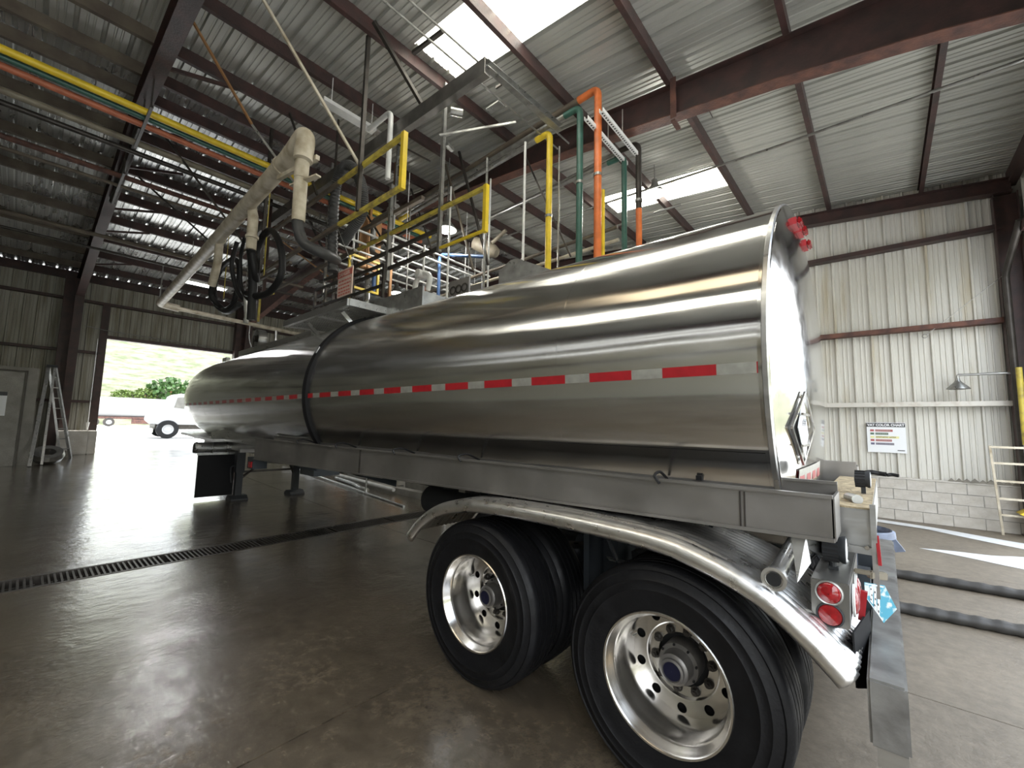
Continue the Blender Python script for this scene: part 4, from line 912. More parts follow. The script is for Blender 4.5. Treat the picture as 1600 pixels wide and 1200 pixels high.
def hose(name, label, pts, r, m='black', corr=False, n=14, group=None):
    P = curve(pts, 8 if not corr else 10); b = MB()
    if corr:
        Q = []; rad = []
        for i in range(len(P)-1):
            for k in range(4): Q.append(Vector(P[i]).lerp(P[i+1], k/4)); rad.append(r*(1.0 if (k < 2) else .88))
        b.tube(Q, r, n, rad=rad)
    else: b.tube(P, r, n)
    o = build(name, b, m, None, smooth=True); return tag(o, label, 'hose', group)
MT['hosegrey'] = mat('grey_ribbed_hose', (.04, .04, .041), .5, 0, .3, 10)
hose('corrugated_hose', 'black corrugated hose draped in an arch over the cage rail', [(-5.25, .78, 3.9), (-5.27, .75, 4.53), (-5.27, .75, 5.14), (-5.13, .75, 5.42), (-4.9, .77, 5.42), (-4.66, .8, 5.14), (-4.56, .82, 4.83), (-4.64, .85, 4.6), (-4.9, .85, 4.46), (-5.14, .86, 4.34)], .075, 'hosegrey', True)
hose('smooth_suction_hose', 'dark grey smooth hose curving down from the first duct branch', [(-4.66, .02, 4.3), (-4.67, .03, 4.12), (-4.62, .1, 3.92), (-4.5, .25, 3.83), (-4.62, .45, 3.86), (-4.9, .66, 3.95)], .07, 'hosegrey')
hose('hose_coil', 'large black hose loop hanging from the middle duct branch', [(-7.02, .2, 4.55), (-7.1, .3, 4.2), (-7.3, .4, 4.1), (-7.5, .45, 4.3), (-7.55, .45, 4.68), (-7.32, .46, 4.93), (-6.97, .47, 4.92), (-6.62, .48, 4.64), (-6.45, .5, 4.27), (-6.5, .5, 3.99), (-6.85, .48, 3.82), (-7.24, .42, 3.80), (-7.6, .36, 3.9)], .055)
hose('hose_coil', 'smaller black hose loop hanging left of the large hose loop', [(-9.45, .26, 4.45), (-9.6, .3, 4.2), (-9.5, .45, 4.0), (-9.17, .45, 3.88), (-8.7, .45, 3.91), (-8.47, .45, 4.2), (-8.46, .45, 4.58), (-8.8, .45, 4.85), (-9.3, .45, 4.92), (-9.8, .45, 4.85), (-10.1, .45, 4.6), (-9.95, .45, 4.2), (-9.5, .45, 3.95), (-8.9, .45, 3.8), (-8.3, .45, 3.85)], .05)
hose('straight_hose', 'thick black hose hanging straight down below the middle duct branch', [(-7.02, .2, 4.52), (-7.2, .3, 4.3), (-7.36, .38, 3.9), (-7.37, .4, 3.4)], .075)
hose('thin_hose', 'thin black hose beside the thick straight hanging hose', [(-7.6, .25, 4.9), (-7.9, .3, 4.6), (-7.9, .35, 4.1), (-7.6, .4, 3.8), (-7.4, .45, 3.9)], .03)
hose('dark_hose_bundle', 'dark hose hanging behind the smaller hose loop', [(-8.2, .3, 5.0), (-8.4, .3, 4.6), (-8.3, .4, 4.1), (-8.0, .5, 3.9), (-7.7, .5, 4.3), (-7.9, .45, 4.8)], .04)
for nm, lb_, x, z0, z1 in (('yellow_strap', 'worn yellow strap inside the large hose loop', -7.26, 4.2, 4.95), ('yellow_strap', 'worn yellow strap inside the smaller hose loop', -9.55, 4.2, 4.95)):
    b = MB(); b.bar((x, .5, z0), (x-.03, .5, z1), .045, .01); b.bar((x-.03, .5, z1), (x-.03, .5, 6.2), .012); o = build(nm, b, 'yellowdirty'); tag(o, lb_, 'strap')
b = MB(); b.cyl((-8.0, .45, 4.0), (-8.0, .5, 3.55), .035, 12); b.cyl((-8.0, .5, 3.55), (-8.0, .5, 3.45), .045, 12); b.bar((-8.0, .45, 4.0), (-8.0, .45, 4.6), .01); o = build('hose_nozzle', b, 'galv'); tag(o, 'metal hose nozzle hanging beside the black hose loops', 'nozzle')

# danger board
dg = T('danger_sign', 'pink and red danger board hanging under the cage rail', 'sign', (-5.1, .95, 3.55))
b = MB(); b.box(-5.42, -4.98, .95, .965, 3.56, 3.98); build('sign_board', b, 'dangerpink', dg)
b = MB(); b.box(-5.42, -4.98, .944, .949, 3.86, 3.95); build('red_band', b, 'dangerred', dg)
b = MB(); b.bar((-5.4, .957, 3.98), (-5.4, .70, 4.45), .008); b.bar((-5.0, .957, 3.98), (-5.0, .70, 4.45), .008); build('sign_chain', b, 'galv', dg)
def text(s, size, loc, m, par, rot=(PI/2, 0, 0), name='lettering', align='LEFT', ext=.0008, bold=0.0):
    c = bpy.data.curves.new(name, 'FONT'); c.body = s; c.size = size; c.extrude = ext; c.offset = bold; c.align_x = align; c.materials.append(MT[m])
    o = bpy.data.objects.new(name, c); COL.objects.link(o); o.parent = par; o.location = Vector(loc)-Vector(ORG[par.name]); o.rotation_euler = rot
    bpy.context.view_layer.update(); dg_ = bpy.context.evaluated_depsgraph_get(); me = bpy.data.meshes.new_from_object(o.evaluated_get(dg_), depsgraph=dg_)
    n_ = bpy.data.objects.new(name, me); COL.objects.link(n_); n_.parent = par; n_.location = o.location; n_.rotation_euler = rot
    if not me.materials: me.materials.append(MT[m])
    bpy.data.objects.remove(o); ORG[n_.name] = loc; return n_
text('DANGER', .085, (-5.39, .942, 3.874), 'dangerpink', dg, bold=.002)
b = MB()
for k, z in enumerate((3.80, 3.745, 3.69, 3.635, 3.59)):
    x = -5.38
    while x < -5.04: w = random.uniform(.03, .07); b.box(x, min(x+w, -5.02), .947, .949, z-.012, z+.012); x += w+.018
build('small_print', b, 'dangerred', dg)

# lengths of pale pipe further back
spec = [(-5.65, 2.0, 4.6, 5.02), (-5.9, 1.2, 4.3, 5.0), (-6.3, 1.4, 5.2, 4.98), (-6.65, 1.5, 5.3, 4.96), (-7.0, 1.7, 5.4, 4.92), (-7.25, 1.8, 5.5, 4.85)]
for i, (x, y0, y1_, z) in enumerate(spec):
    b = MB(); b.tube([(x, y0, z), (x-.08, y1_, z)], .02, 10)
    for yy in (y0+.3, y1_-.3): b.bar((x, yy, z), (x, yy, 6.35), .01)
    o = build('white_cross_pipe', b, 'white', None, smooth=True); tag(o, ('foremost', 'second', 'third', 'fourth', 'fifth', 'rearmost')[i]+' white pipe crossing the bay above the manhole, counted from the cage', 'pipe', 'white pipes crossing above the manhole')
pipe('arched_blue_pipe', 'blue pipe with a rounded elbow rising beside the yellow cage', 'pipe', [(-6.02, 3.4, 3.1), (-6.05, 3.4, 5.22), (-4.9, 3.6, 4.95)], .035, 'blue')
pipe('straight_blue_pipe', 'straight vertical blue pipe seen through the yellow gate', 'pipe', [(-7.9, 3.0, 4.6), (-7.95, 3.0, 6.4)], .05, 'blue')
pipe('grey_riser_pipe', 'grey riser pipe beside the straight blue pipe', 'pipe', [(-8.2, 3.0, 3.0), (-8.2, 3.0, 6.1), (-8.2, 1.8, 6.1)], .06, 'galv')
pipe('white_gooseneck_pipe', 'white gooseneck pipe hooked over behind the yellow corner post', 'pipe', [(-4.66, 1.25, 5.35), (-4.66, 1.25, 6.45), (-5.3, 1.25, 6.45)], .04, 'white')
pipe('sprinkler_line', 'thin conduit slung below the right part of the roof', 'pipe', [(XB-.2, 4.62, 5.75), (2.1, 4.6, 5.68), (-.25, 5.0, 5.93), (-3.6, 5.2, 6.15), (-8.0, 5.4, 6.4)], .018, 'galv')
pipe('low_cross_conduit', 'long thin conduit sloping across behind the drop pipes', 'pipe', [(-7.1, 3.68, 4.6), (-2.25, 4.82, 5.4), (-1.6, 5.0, 5.5)], .018, 'galv')
pipe('long_handrail_pipe', 'long olive pipe running low behind the top of the tank', 'pipe', [(-7.6, 4.0, 4.76), (-4.2, 4.0, 4.86), (-2.3, 4.05, 4.95)], .03, 'olive')
pipe('long_handrail_pipe', 'second long pipe just below the olive pipe behind the tank top', 'pipe', [(-7.6, 4.05, 4.6), (-4.2, 4.05, 4.68), (-2.3, 4.1, 4.75)], .03, 'pvc')
for i, (x, y, z0, z1) in enumerate(((-3.42, 3.0, 3.0, 6.35), (-3.05, 3.45, 3.0, 6.35), (-4.2, 2.9, 3.0, 6.35), (-4.6, 3.4, 3.0, 6.35), (-5.4, 3.1, 3.0, 6.35), (-6.6, 3.0, 3.0, 6.35))):
    b = MB(); b.tube([(x, y, z0), (x, y, z1)], .016 if i % 2 else .02, 8); o = build('hanging_rod', b, 'white' if i in (0, 3, 4) else 'galv'); tag(o, ('slim white rod hanging just left of the yellow drop pipe', 'thin grey rod hanging between the yellow and green drop pipes', 'slim grey rod hanging right of the yellow corner post', 'slim white rod hanging beside the tan blower', 'slim white rod hanging beside the blue arched pipe', 'thin grey rod hanging behind the spill box')[i], 'rod', 'slim rods hanging behind the tank')
b = MB(); b.lathe([(.05, -.3), (.14, -.28), (.15, .2), (.10, .32), (.05, .34)], (0, 0, 0), 'X', 20, cap=True)
mr_ = Matrix.Translation((-5.5, 4.2, 5.5)) @ Matrix.Rotation(.55, 4, 'Y') @ Matrix.Rotation(.3, 4, 'Z'); b.v = [tuple(mr_ @ Vector(v)) for v in b.v]
b.bar((-5.5, 4.2, 5.6), (-5.5, 4.2, 6.3), .03); b.cyl((-5.3, 4.2, 5.55), (-4.95, 4.25, 5.75), .04, 10); o = build('blower_motor', b, 'dullbeige', None, smooth=True); tag(o, 'tan cylindrical blower hanging behind the yellow cage', 'blower')
mv = T('valve_manifold', 'pale valve manifold with dangling red hoses beside the walkway', 'valve', (-5.5, 2.6, 3.9))
b = MB(); b.tube(curve([(-5.75, 2.6, 4.1), (-5.7, 2.6, 4.35), (-5.5, 2.6, 4.45), (-5.3, 2.6, 4.35), (-5.35, 2.6, 4.1)], 5), .05, 10); b.tube([(-5.5, 2.6, 4.4), (-5.5, 2.6, 5.0)], .02, 8); b.cyl((-5.55, 2.5, 4.45), (-5.55, 2.7, 4.45), .08, 14); build('valve_body', b, 'white', mv, smooth=True)
for k in range(5):
    b = MB(); x = -5.95+.14*k; b.tube(curve([(x, 2.55, 4.15), (x+.05, 2.5, 3.95), (x-.02, 2.5, 3.7), (x+.06, 2.5, 3.4)], 5), .025, 8); build('hose_tail', b, 'dangerred' if k % 2 == 0 else 'black', mv)
b = MB(); b.bar((-5.98, 2.6, 4.15), (-5.3, 2.6, 4.12), .03); build('manifold_bar', b, 'brass', mv)
rl = T('hose_reel', 'round pale hose reel above the front end of the tank', 'hose reel', (-11.3, 1.8, 3.2))
b = MB(); b.lathe([(.25, -.1), (.25, -.06), (.12, -.06), (.12, .06), (.25, .06), (.25, .1)], (-11.3, 1.8, 3.75), 'Y', 24, closed=True); build('drum', b, 'galv', rl, smooth=True)
b = MB(); b.lathe([(.08, -.14), (.08, .14)], (-11.3, 1.8, 3.75), 'Y', 20, cap=True); b.bar((-11.3, 1.66, 3.75), (-11.3, 1.66, 3.1), .04); build('reel_stand', b, 'darksteel', rl)

# lamps
def highbay(loc, label):
    x, y, z = loc; t = T('high_bay_lamp', label, 'lamp', loc, None)
    b = MB(); b.lathe([(.05, .30), (.07, .18), (.16, .06), (.20, 0), (.19, 0), (.15, .055), (.06, .17)], loc, 'Z', 24); build('lamp_shade', b, 'galv', t, smooth=True)
    b = MB(); b.lathe([(.001, .0), (.10, .01), (.13, .03), (.05, .14)], loc, 'Z', 20); build('lamp_bulb', b, 'glasslit', t, smooth=True)
    b = MB(); b.tube([(x, y, z+.3), (x, y, roofz(x)-.21)], .012, 6); build('lamp_rod', b, 'galv', t)
    l = bpy.data.lights.new('lamp_light', 'POINT'); l.energy = 90; l.shadow_soft_size = .12; l.color = (1, .97, .9)
    o = bpy.data.objects.new('lamp_light', l); COL.objects.link(o); o.parent = t; o.location = (0, 0, -.1)
highbay((-5.6, 3.2, 5.55), 'lit round lamp glowing just beside the yellow cage corner')
highbay((-2.3, 5.6, 6.2), 'lit round lamp glowing in front of the far skylight')
highbay((-9.9, 4.9, 5.5), 'lit round lamp low behind the walkway spill box')
tf = T('tube_light', 'lit fluorescent tube fixture near the doorway end, behind the hose loops', 'lamp', (-14.35, 1.1, 5.6))
b = MB(); b.box(-14.45, -14.25, .55, 1.75, 5.66, 5.72); b.bar((-14.35, .8, 5.7), (-14.35, .8, 6.9), .01); b.bar((-14.35, 1.5, 5.7), (-14.35, 1.5, 6.9), .01); build('fixture', b, 'white', tf)
for dx in (-.05, .05):
    b = MB(); b.cyl((-14.35+dx, .6, 5.63), (-14.35+dx, 1.7, 5.63), .02, 8); build('tube', b, 'tubelit', tf)
l = bpy.data.lights.new('tube_area', 'AREA'); l.shape = 'RECTANGLE'; l.size = 1.1; l.size_y = .12; l.energy = 60
o = bpy.data.objects.new('tube_area', l); COL.objects.link(o); o.parent = tf; o.location = (0, .05, -.02); o.rotation_euler = (0, 0, PI/2)
tf = T('tube_light', 'unlit white fluorescent fixture under the roof near the gooseneck pipe', 'lamp', (-5.5, 1.15, 6.6))
b = MB(); b.box(-5.58, -5.42, .55, 1.45, 6.6, 6.66); b.bar((-5.5, .7, 6.66), (-5.5, .7, 7.1), .01); b.bar((-5.5, 1.4, 6.66), (-5.5, 1.4, 7.1), .01); build('fixture', b, 'white', tf)
b = MB(); b.box(-5.56, -5.44, 1.45, 1.62, 6.61, 6.65); build('fixture_end', b, 'galv', tf)

# ================================================================== RIGHT-HAND SIDE
sg = T('color_chart_sign', 'white wall sign headed VAT COLOR CHART with colour bars', 'sign', (.86, 9.545, 1.3))
b = MB(); b.box(.57, 1.17, 9.545, 9.555, 1.30, 1.91); build('sign_board', b, 'paper', sg)
b = MB(); b.box(.57, 1.165, 9.540, 9.545, 1.82, 1.90); build('title_band', b, 'signblack', sg)
text('VAT COLOR CHART', .062, (.585, 9.5385, 1.838), 'paper', sg, bold=.0025)
rows = [(1.745, 'signred', .27), (1.68, 'signgreen', .20), (1.61, 'signyellow', .36), (1.545, 'signred', .25), (1.475, 'signpurple', .28)]
for z, m, w in rows:
    b = MB(); b.box(.625, .685, 9.541, 9.545, z-.02, z+.022); build('colour_key', b, m, sg)
    b = MB(); b.box(.705, .705+w, 9.541, 9.545, z-.02, z+.022); k_ = build('colour_bar', b, m, sg)
    if m != 'signyellow':
        b = MB(); x = .715
        while x < .705+w-.03: ww = random.uniform(.015, .03); b.box(x, x+ww, 9.540, 9.541, z-.006, z+.008); x += ww+.006
        build('bar_print', b, 'tapewhite', k_)
text('SYNTHETIC LATEX', .036, (.715, 9.540, 1.60), 'olive', sg, bold=.001)
b = MB(); b.box(1.03, 1.14, 9.541, 9.545, 1.345, 1.36); build('sign_footer', b, 'signblack', sg)
gl = MB(); gl.tube(curve([(.50, 9.46, .87), (.6, 9.42, .895), (.72, 9.45, .88), (.83, 9.42, .87)], 6), .045, 10, rad=None)
gl.tube(curve([(.85, 9.47, .855), (.92, 9.5, .87), (1.02, 9.47, .855)], 6), .032, 10)
for k in range(4): gl.tube(curve([(.5+.015*k, 9.47+.02*k, .87), (.46, 9.45+.025*k, .88), (.43+.01*k, 9.43+.03*k, .855)], 3), .012, 8)
o = build('black_gloves', gl, 'black', None, smooth=True); tag(o, 'pair of black rubber gloves lying on the block wall ledge', 'gloves')
rb_ = MB()
for k in range(9):
    x = 1.75+.1*k; rb_.add(*(lambda c, r: ([(c[0]-r, c[1]-r, c[2]), (c[0]+r, c[1]-r*.8, c[2]), (c[0]+r*.9, c[1]+r, c[2]), (c[0]-r*.8, c[1]+r, c[2]), (c[0], c[1], c[2]+r*1.1)], [(0, 3, 2, 1), (0, 1, 4), (1, 2, 4), (2, 3, 4), (3, 0, 4)]))((x, 9.45, .826), .045+.03*random.random()))
o = build('debris_heap', rb_, 'rock'); tag(o, 'brown debris lying on the right end of the block ledge', 'debris'); o['kind'] = 'stuff'
# swan-neck wall lamp
wl2 = T('wall_lamp', 'grey barn lamp on a long horizontal arm at the right wall', 'lamp', (1.92, 9.3, 2.54))
b = MB(); b.lathe([(.02, .24), (.035, .16), (.06, .12), (.16, .015), (.165, 0), (.155, .0), (.05, .1)], (1.92, 9.3, 2.54), 'Z', 24); build('lamp_shade', b, 'galv', wl2, smooth=True)
b = MB(); b.tube(bend([(1.92, 9.3, 2.74), (1.92, 9.3, 2.80), (2.60, 9.3, 2.80)], .06), .022, 10); build('lamp_arm', b, 'galv', wl2, smooth=True)
b = MB(); b.tube([(2.62, 9.0, 1.55), (2.62, 9.0, 2.86)], .04, 12); o = build('yellow_post', b, 'yellowdirty', None, smooth=True); b = MB(); b.bar((2.62, 9.0, 1.55), (2.62, 9.0, 0.0), .05); build('post_base', b, 'galv', o); tag(o, 'worn yellow standpipe at the right edge beside the wall lamp', 'post')
pipe('corner_pipe', 'grey pipe climbing the right corner column with a diagonal leg', 'pipe', [(2.62, 9.2, .1), (2.60, 9.2, 4.55), (2.72, 8.6, 5.3)], .05, 'darksteel')
b = MB(); b.tube([(2.62, 9.28, 4.6), (1.55, 9.40, 3.62)], .006, 6); b.lathe([(.03, -.01), (.045, 0), (.03, .01)], (1.53, 9.38, 3.6), 'Y', 12); o = build('pull_wire', b, 'galv'); tag(o, 'thin wire with a ring stretched from the right corner column', 'wire')
# pale rack
rk = T('tube_rack', 'pale rusty ladder rack standing in front of the right block wall', 'rack', (2.7, 9.0, 0))
b = MB(); b.bar((2.18, 8.75, 1.52), (2.30, 9.15, .0), .03, .03); b.bar((2.72, 8.75, 1.52), (2.80, 9.15, .0), .03, .03); build('rack_leg', b, 'pvc', rk)
for z, dx in ((1.5, 0), (1.23, .02), (.93, .045), (.63, .07), (.35, .09)):
    b = MB(); yy = 8.75+(1.52-z)*.263; b.bar((2.18+dx, yy, z), (2.74+dx, yy, z), .028, .035); build('rack_rung', b, 'pvc', rk)
b = MB(); b.prism([(2.48, 8.95, .40), (2.62, 8.95, .50), (2.8, 8.95, .52), (2.8, 8.95, .36), (2.6, 8.95, .34)], 0, (0, .3, 0)); o = build('yellow_bag', b, 'yellow'); tag(o, 'yellow cloth bag in the pale rack at the right edge', 'bag')
# bin
bn = T('round_bin', 'blue grey plastic bin with a liner standing beyond the rear bumper', 'bin', (.62, 3.6, 0))
b = MB(); b.lathe([(.20, 0), (.25, .75), (.26, .76)], (.60, 3.35, 0), 'Z', 28, cap=False); b.lathe([(.20, 0.01), (.001, .01)], (.60, 3.35, 0), 'Z', 28); b.lathe([(.245, .75), (.20, .05)], (.60, 3.35, 0), 'Z', 28); build('bin_body', b, 'binblue', bn, smooth=True)
b = MB(); b.lathe([(.25, .70), (.275, .72), (.27, .77), (.25, .78), (.24, .74)], (.60, 3.35, 0), 'Z', 28); b.prism([(.84, 3.3, .76), (.93, 3.3, .62), (.86, 3.3, .60), (.83, 3.3, .72)], 0, (0, .05, 0)); build('bin_liner', b, 'binblue', bn, smooth=True)
# floor hoses
MT['hosefloor'] = mat('black_ribbed_hose', (.05, .048, .045), .5, 0, .3, 8)
hose('floor_hose', 'dark ribbed hose on the right floor, the farther of two', [(-2.0, 4.75, .05), (0, 4.8, .05), (1.85, 4.91, .05), (3.0, 4.98, .05)], .055, 'hosefloor', True)
hose('floor_hose', 'dark ribbed hose on the right floor, the nearer of two', [(-1.8, 3.45, .05), (.2, 3.5, .05), (1.64, 3.64, .05), (3.0, 3.8, .05)], .055, 'hosefloor', True)
MT['foam'] = mat('soap_foam', (.72, .74, .76), .35, 0, .15, 10, bump=.2)
def puddle(label, pts):
    b = MB(); n = len(pts); c = (sum(p[0] for p in pts)/n, sum(p[1] for p in pts)/n)
    P = curve([(x, y, .004) for x, y in pts+pts[:1]], 6)[:-1]
    vs = [(c[0], c[1], .012)] + [tuple(p) for p in P]; m = len(P)
    b.add(vs, [(0, 1+i, 1+(i+1) % m) for i in range(m)]); o = build('foam_patch', b, 'foam', None, smooth=True); tag(o, label, 'foam'); o['kind'] = 'stuff'
puddle('long white soap film along the foot of the right block wall', [(.3, 8.9), (1.2, 8.75), (2.0, 8.2), (2.6, 7.9), (2.9, 8.3), (2.2, 8.6), (1.4, 9.0), (.6, 9.15)])
puddle('pointed white soap film on the right floor', [(1.15, 6.85), (1.6, 6.7), (2.2, 6.45), (2.9, 6.5), (2.9, 7.3), (2.3, 7.35), (1.9, 7.1), (1.5, 7.0)])
# tools and curb behind the trailer, seen below the tray
b = MB(); b.box(-16, -6.8, 3.75, 3.95, 0, .17); o = build('wash_curb', b, 'concdark'); tag(o, 'low concrete curb along the far side of the trailer', 'curb')
for i, (x, m) in enumerate(((-13.2, 'darksteel'), (-11.8, 'brass'), (-10.4, 'darksteel'), (-9.0, 'brass'), (-7.6, 'darksteel'))):
    t = T('pump_unit', ('dark pump unit behind the curb, nearest the doorway', 'rusty brown pump unit beside the doorway-end pump', 'dark pump unit in the middle of the row behind the curb', 'rusty brown pump unit behind the upright rod', 'dark pump unit behind the curb, nearest the tan cabinet')[i], 'pump', (x, 4.35, 0), 'pump units behind the curb')
    z0 = floorz(x); b = MB(); b.cyl((x-.3, 4.35, z0+.45), (x+.25, 4.35, z0+.45), .17, 18); b.cyl((x+.25, 4.35, z0+.45), (x+.4, 4.35, z0+.45), .22, 18); build('pump_body', b, m, t, smooth=True)
    b = MB(); b.box(x-.35, x+.45, 4.15, 4.55, z0, z0+.25); build('pump_base', b, 'concdark', t)
    b = MB(); b.tube(bend([(x+.33, 4.35, z0+.6), (x+.33, 4.35, z0+.9), (x-.4, 4.25, z0+.9)], .1), .045, 10); build('pump_pipe', b, 'galv', t, smooth=True)
b = MB(); b.box(-6.75, -6.0, 3.75, 4.15, .0, .8); b.box(-6.8, -5.95, 3.70, 4.2, .8, .84); o = build('work_cabinet', b, 'wood'); tag(o, 'tan cabinet on the floor behind the trailer, near the fender', 'cabinet')
pipe('floor_pipe', 'pale low pipe lying along the curb behind the trailer', 'pipe', [(-14, 3.66, .36), (-7.6, 3.6, .16)], .045, 'white')
pipe('floor_pipe', 'thin pale pipe in front of the low curb pipe', 'pipe', [(-12.5, 3.45, .25), (-6.4, 3.05, .03)], .022, 'galv')
for x in (-8.1, -5.35):
    b = MB(); b.tube([(x, 3.2, 1.25), (x, 3.2, floorz(x)+.02)], .02, 8); b.lathe([(.06, 0), (.03, .1), (.02, .12)], (x, 3.2, floorz(x)+.003), 'Z', 12); o = build('drain_wand', b, 'galv'); tag(o, 'thin upright rod on the wet floor, '+('midway along the hose tray', 'close to the front of the fender')[x > -6], 'rod', 'upright rods behind the hose tray')
hose('ribbed_hose', 'pale ribbed hose lying on the wet floor behind the landing legs', [(-10.2, 3.55, .18), (-9.2, 3.5, .14), (-8.6, 3.35, .12), (-8.2, 3.3, .11)], .05, 'galv', True)

# ================================================================== LEFT-HAND SIDE
bt = T('equipment_booth', 'beige equipment booth with a framed grey door at the left edge', 'booth', (-17.3, -3.1, .3))
b = MB(); b.box(-18.3, -16.4, -4.6, -1.87, .30, 2.92); build('booth_body', b, 'wood', bt, bevel=.02)
b = MB(); b.box(-16.4, -16.36, -3.4, -2.13, .32, 2.78); dr_ = build('booth_door', b, 'concdark', bt, bevel=.01)
b = MB(); b.box(-16.39, -16.35, -2.10, -2.07, .32, 2.82); b.box(-16.39, -16.35, -3.45, -2.07, 2.80, 2.83); build('door_trim', b, 'darksteel', bt)
b = MB(); b.box(-16.36, -16.35, -2.9, -2.38, 1.62, 2.24); ps = build('door_poster', b, 'paper', bt)
b = MB(); b.box(-16.35, -16.345, -2.9, -2.38, 2.14, 2.24); build('poster_header', b, 'signblack', ps)
lad = T('step_ladder', 'aluminium step ladder standing open beside the left booth', 'ladder', (-16.9, -1.5, .3))
top = Vector((-17.2, -1.70, 3.06))
for (fx, fy), nm in (((-16.05, -1.84), 'ladder_rail'), ((-16.35, -1.62), 'ladder_rail'), ((-17.7, -1.22), 'ladder_rail'), ((-17.9, -1.0), 'ladder_rail')):
    b = MB(); o_ = Vector((0, .12 if fy in (-1.62, -1.0) else 0, 0)); b.bar(top+o_, (fx, fy, floorz(fx)), .07, .05); build(nm, b, 'alu', lad)
for k in range(1, 9):
    t = k/9; a = Vector((-17.7, -1.22, floorz(-17.7))).lerp(top, t); c_ = Vector((-17.9, -1.0, floorz(-17.9))).lerp(top+Vector((0, .12, 0)), t)
    b = MB(); b.bar(a, c_, .05, .03); build('ladder_step', b, 'alu', lad)
b = MB(); b.box(-17.3, -17.1, -1.75, -1.52, 3.04, 3.1); build('ladder_cap', b, 'blackmatte', lad)
b = MB(); b.lathe([(.16, .10), (.30, .11), (.34, .0), (.30, -.11), (.16, -.10), (.18, 0)], (0, 0, 0), 'Z', 28, closed=True)
mt_ = Matrix.Translation((-16.7, -1.52, floorz(-17)+.22)) @ Matrix.Rotation(.55, 4, 'Y'); b.v = [tuple(mt_ @ Vector(v)) for v in b.v]
o = build('old_tyre', b, 'boxdark', None, smooth=True); tag(o, 'old dark tyre leaning on the floor between the ladder legs', 'tyre')
for i, (y0, y1_) in enumerate(((-1.30, -.60), (-.595, -.39))):
    b = MB(); b.box(-19.5, -19.0, y0, y1_, floorz(-19.2)-.01, 1.17); o = build('concrete_barrier', b, 'conc', bevel=.015); tag(o, ('wide grey concrete barrier block at the left foot of the doorway', 'narrow concrete block touching the left door jamb')[i], 'barrier')
b = MB(); b.bar((-19.0+.01, -.95, .85), (-18.98, -.95, .90), .06, .06); 
for k in range(7):
    x, y, z = -18.4+.12*random.random(), -1.75+.12*k, .36; r = .10+.07*random.random()
    bb = MB(); bb.add([(x-r, y-r, z), (x+r, y-r*.8, z), (x+r*.9, y+r, z), (x-r*.8, y+r, z), (x-r*.6, y-r*.5, z+r*1.6), (x+r*.6, y-r*.4, z+r*1.4), (x+r*.5, y+r*.6, z+r*1.7), (x-r*.5, y+r*.5, z+r*1.3)], [(0, 3, 2, 1), (4, 5, 6, 7), (0, 1, 5, 4), (1, 2, 6, 5), (2, 3, 7, 6), (3, 0, 4, 7)])
    o = build('rubble_stone', bb, 'rock', bevel=.02); tag(o, ('first', 'second', 'third', 'fourth', 'fifth', 'sixth', 'seventh')[k]+' rough stone from the booth in the row behind the step ladder', 'stone', 'stones behind the step ladder')
b = MB(); b.tube([(-19.3, -.62, 4.3), (-19.3, -.62, 1.45)], .012, 6); b.cyl((-19.3, -.62, 1.45), (-19.3, -.62, 1.2), .05, 10, r2=.02); o = build('door_rope', b, 'white'); tag(o, 'pull rope with a pale handle hanging at the left door jamb', 'rope')

# ================================================================== OUTSIDE
def ground(name, x0, x1, y0, y1, z, m):
    b = MB(); nx, ny = 12, 12
    vs = [(x0+(x1-x0)*i/nx, y0+(y1-y0)*j/ny, z) for i in range(nx+1) for j in range(ny+1)]
    b.add(vs, [(i*(ny+1)+j, (i+1)*(ny+1)+j, (i+1)*(ny+1)+j+1, i*(ny+1)+j+1) for i in range(nx) for j in range(ny)])
    o = build(name, b, m); o['kind'] = 'structure'; return o
ground('yard_ground', -20.1, -150, -120, 160, .42, 'asphalt'); ground('rear_yard_ground', 3.1, 70, -70, 80, -.02, 'asphalt')
def hill(name, x0, x1, y0, y1, z0, z1, seed):
    rnd = random.Random(seed); nx, ny = 22, 40; ph = [rnd.uniform(0, 6) for _ in range(6)]
    vs = []
    for i in range(nx+1):
        for j in range(ny+1):
            u, v = i/nx, j/ny; x = x0+(x1-x0)*u; y = y0+(y1-y0)*v
            z = z0+(z1-z0)*(u**.8)+u*2.5*(math.sin(y*.05+ph[0]+x*.03)+.5*math.sin(y*.13+ph[1])+.3*math.sin(x*.2+ph[2]+y*.2)); vs.append((x, y, z if i else z0-.5))
    b = MB(); b.add(vs, [(i*(ny+1)+j, (i+1)*(ny+1)+j, (i+1)*(ny+1)+j+1, i*(ny+1)+j+1) for i in range(nx) for j in range(ny)])
    o = build(name, b, 'hill', smooth=True); o['kind'] = 'structure'; return o
hill('hill', -78, -210, -150, 240, .4, 52, 3)
hill('rear_hill', 16, 70, -90, 100, -.1, 17, 5)
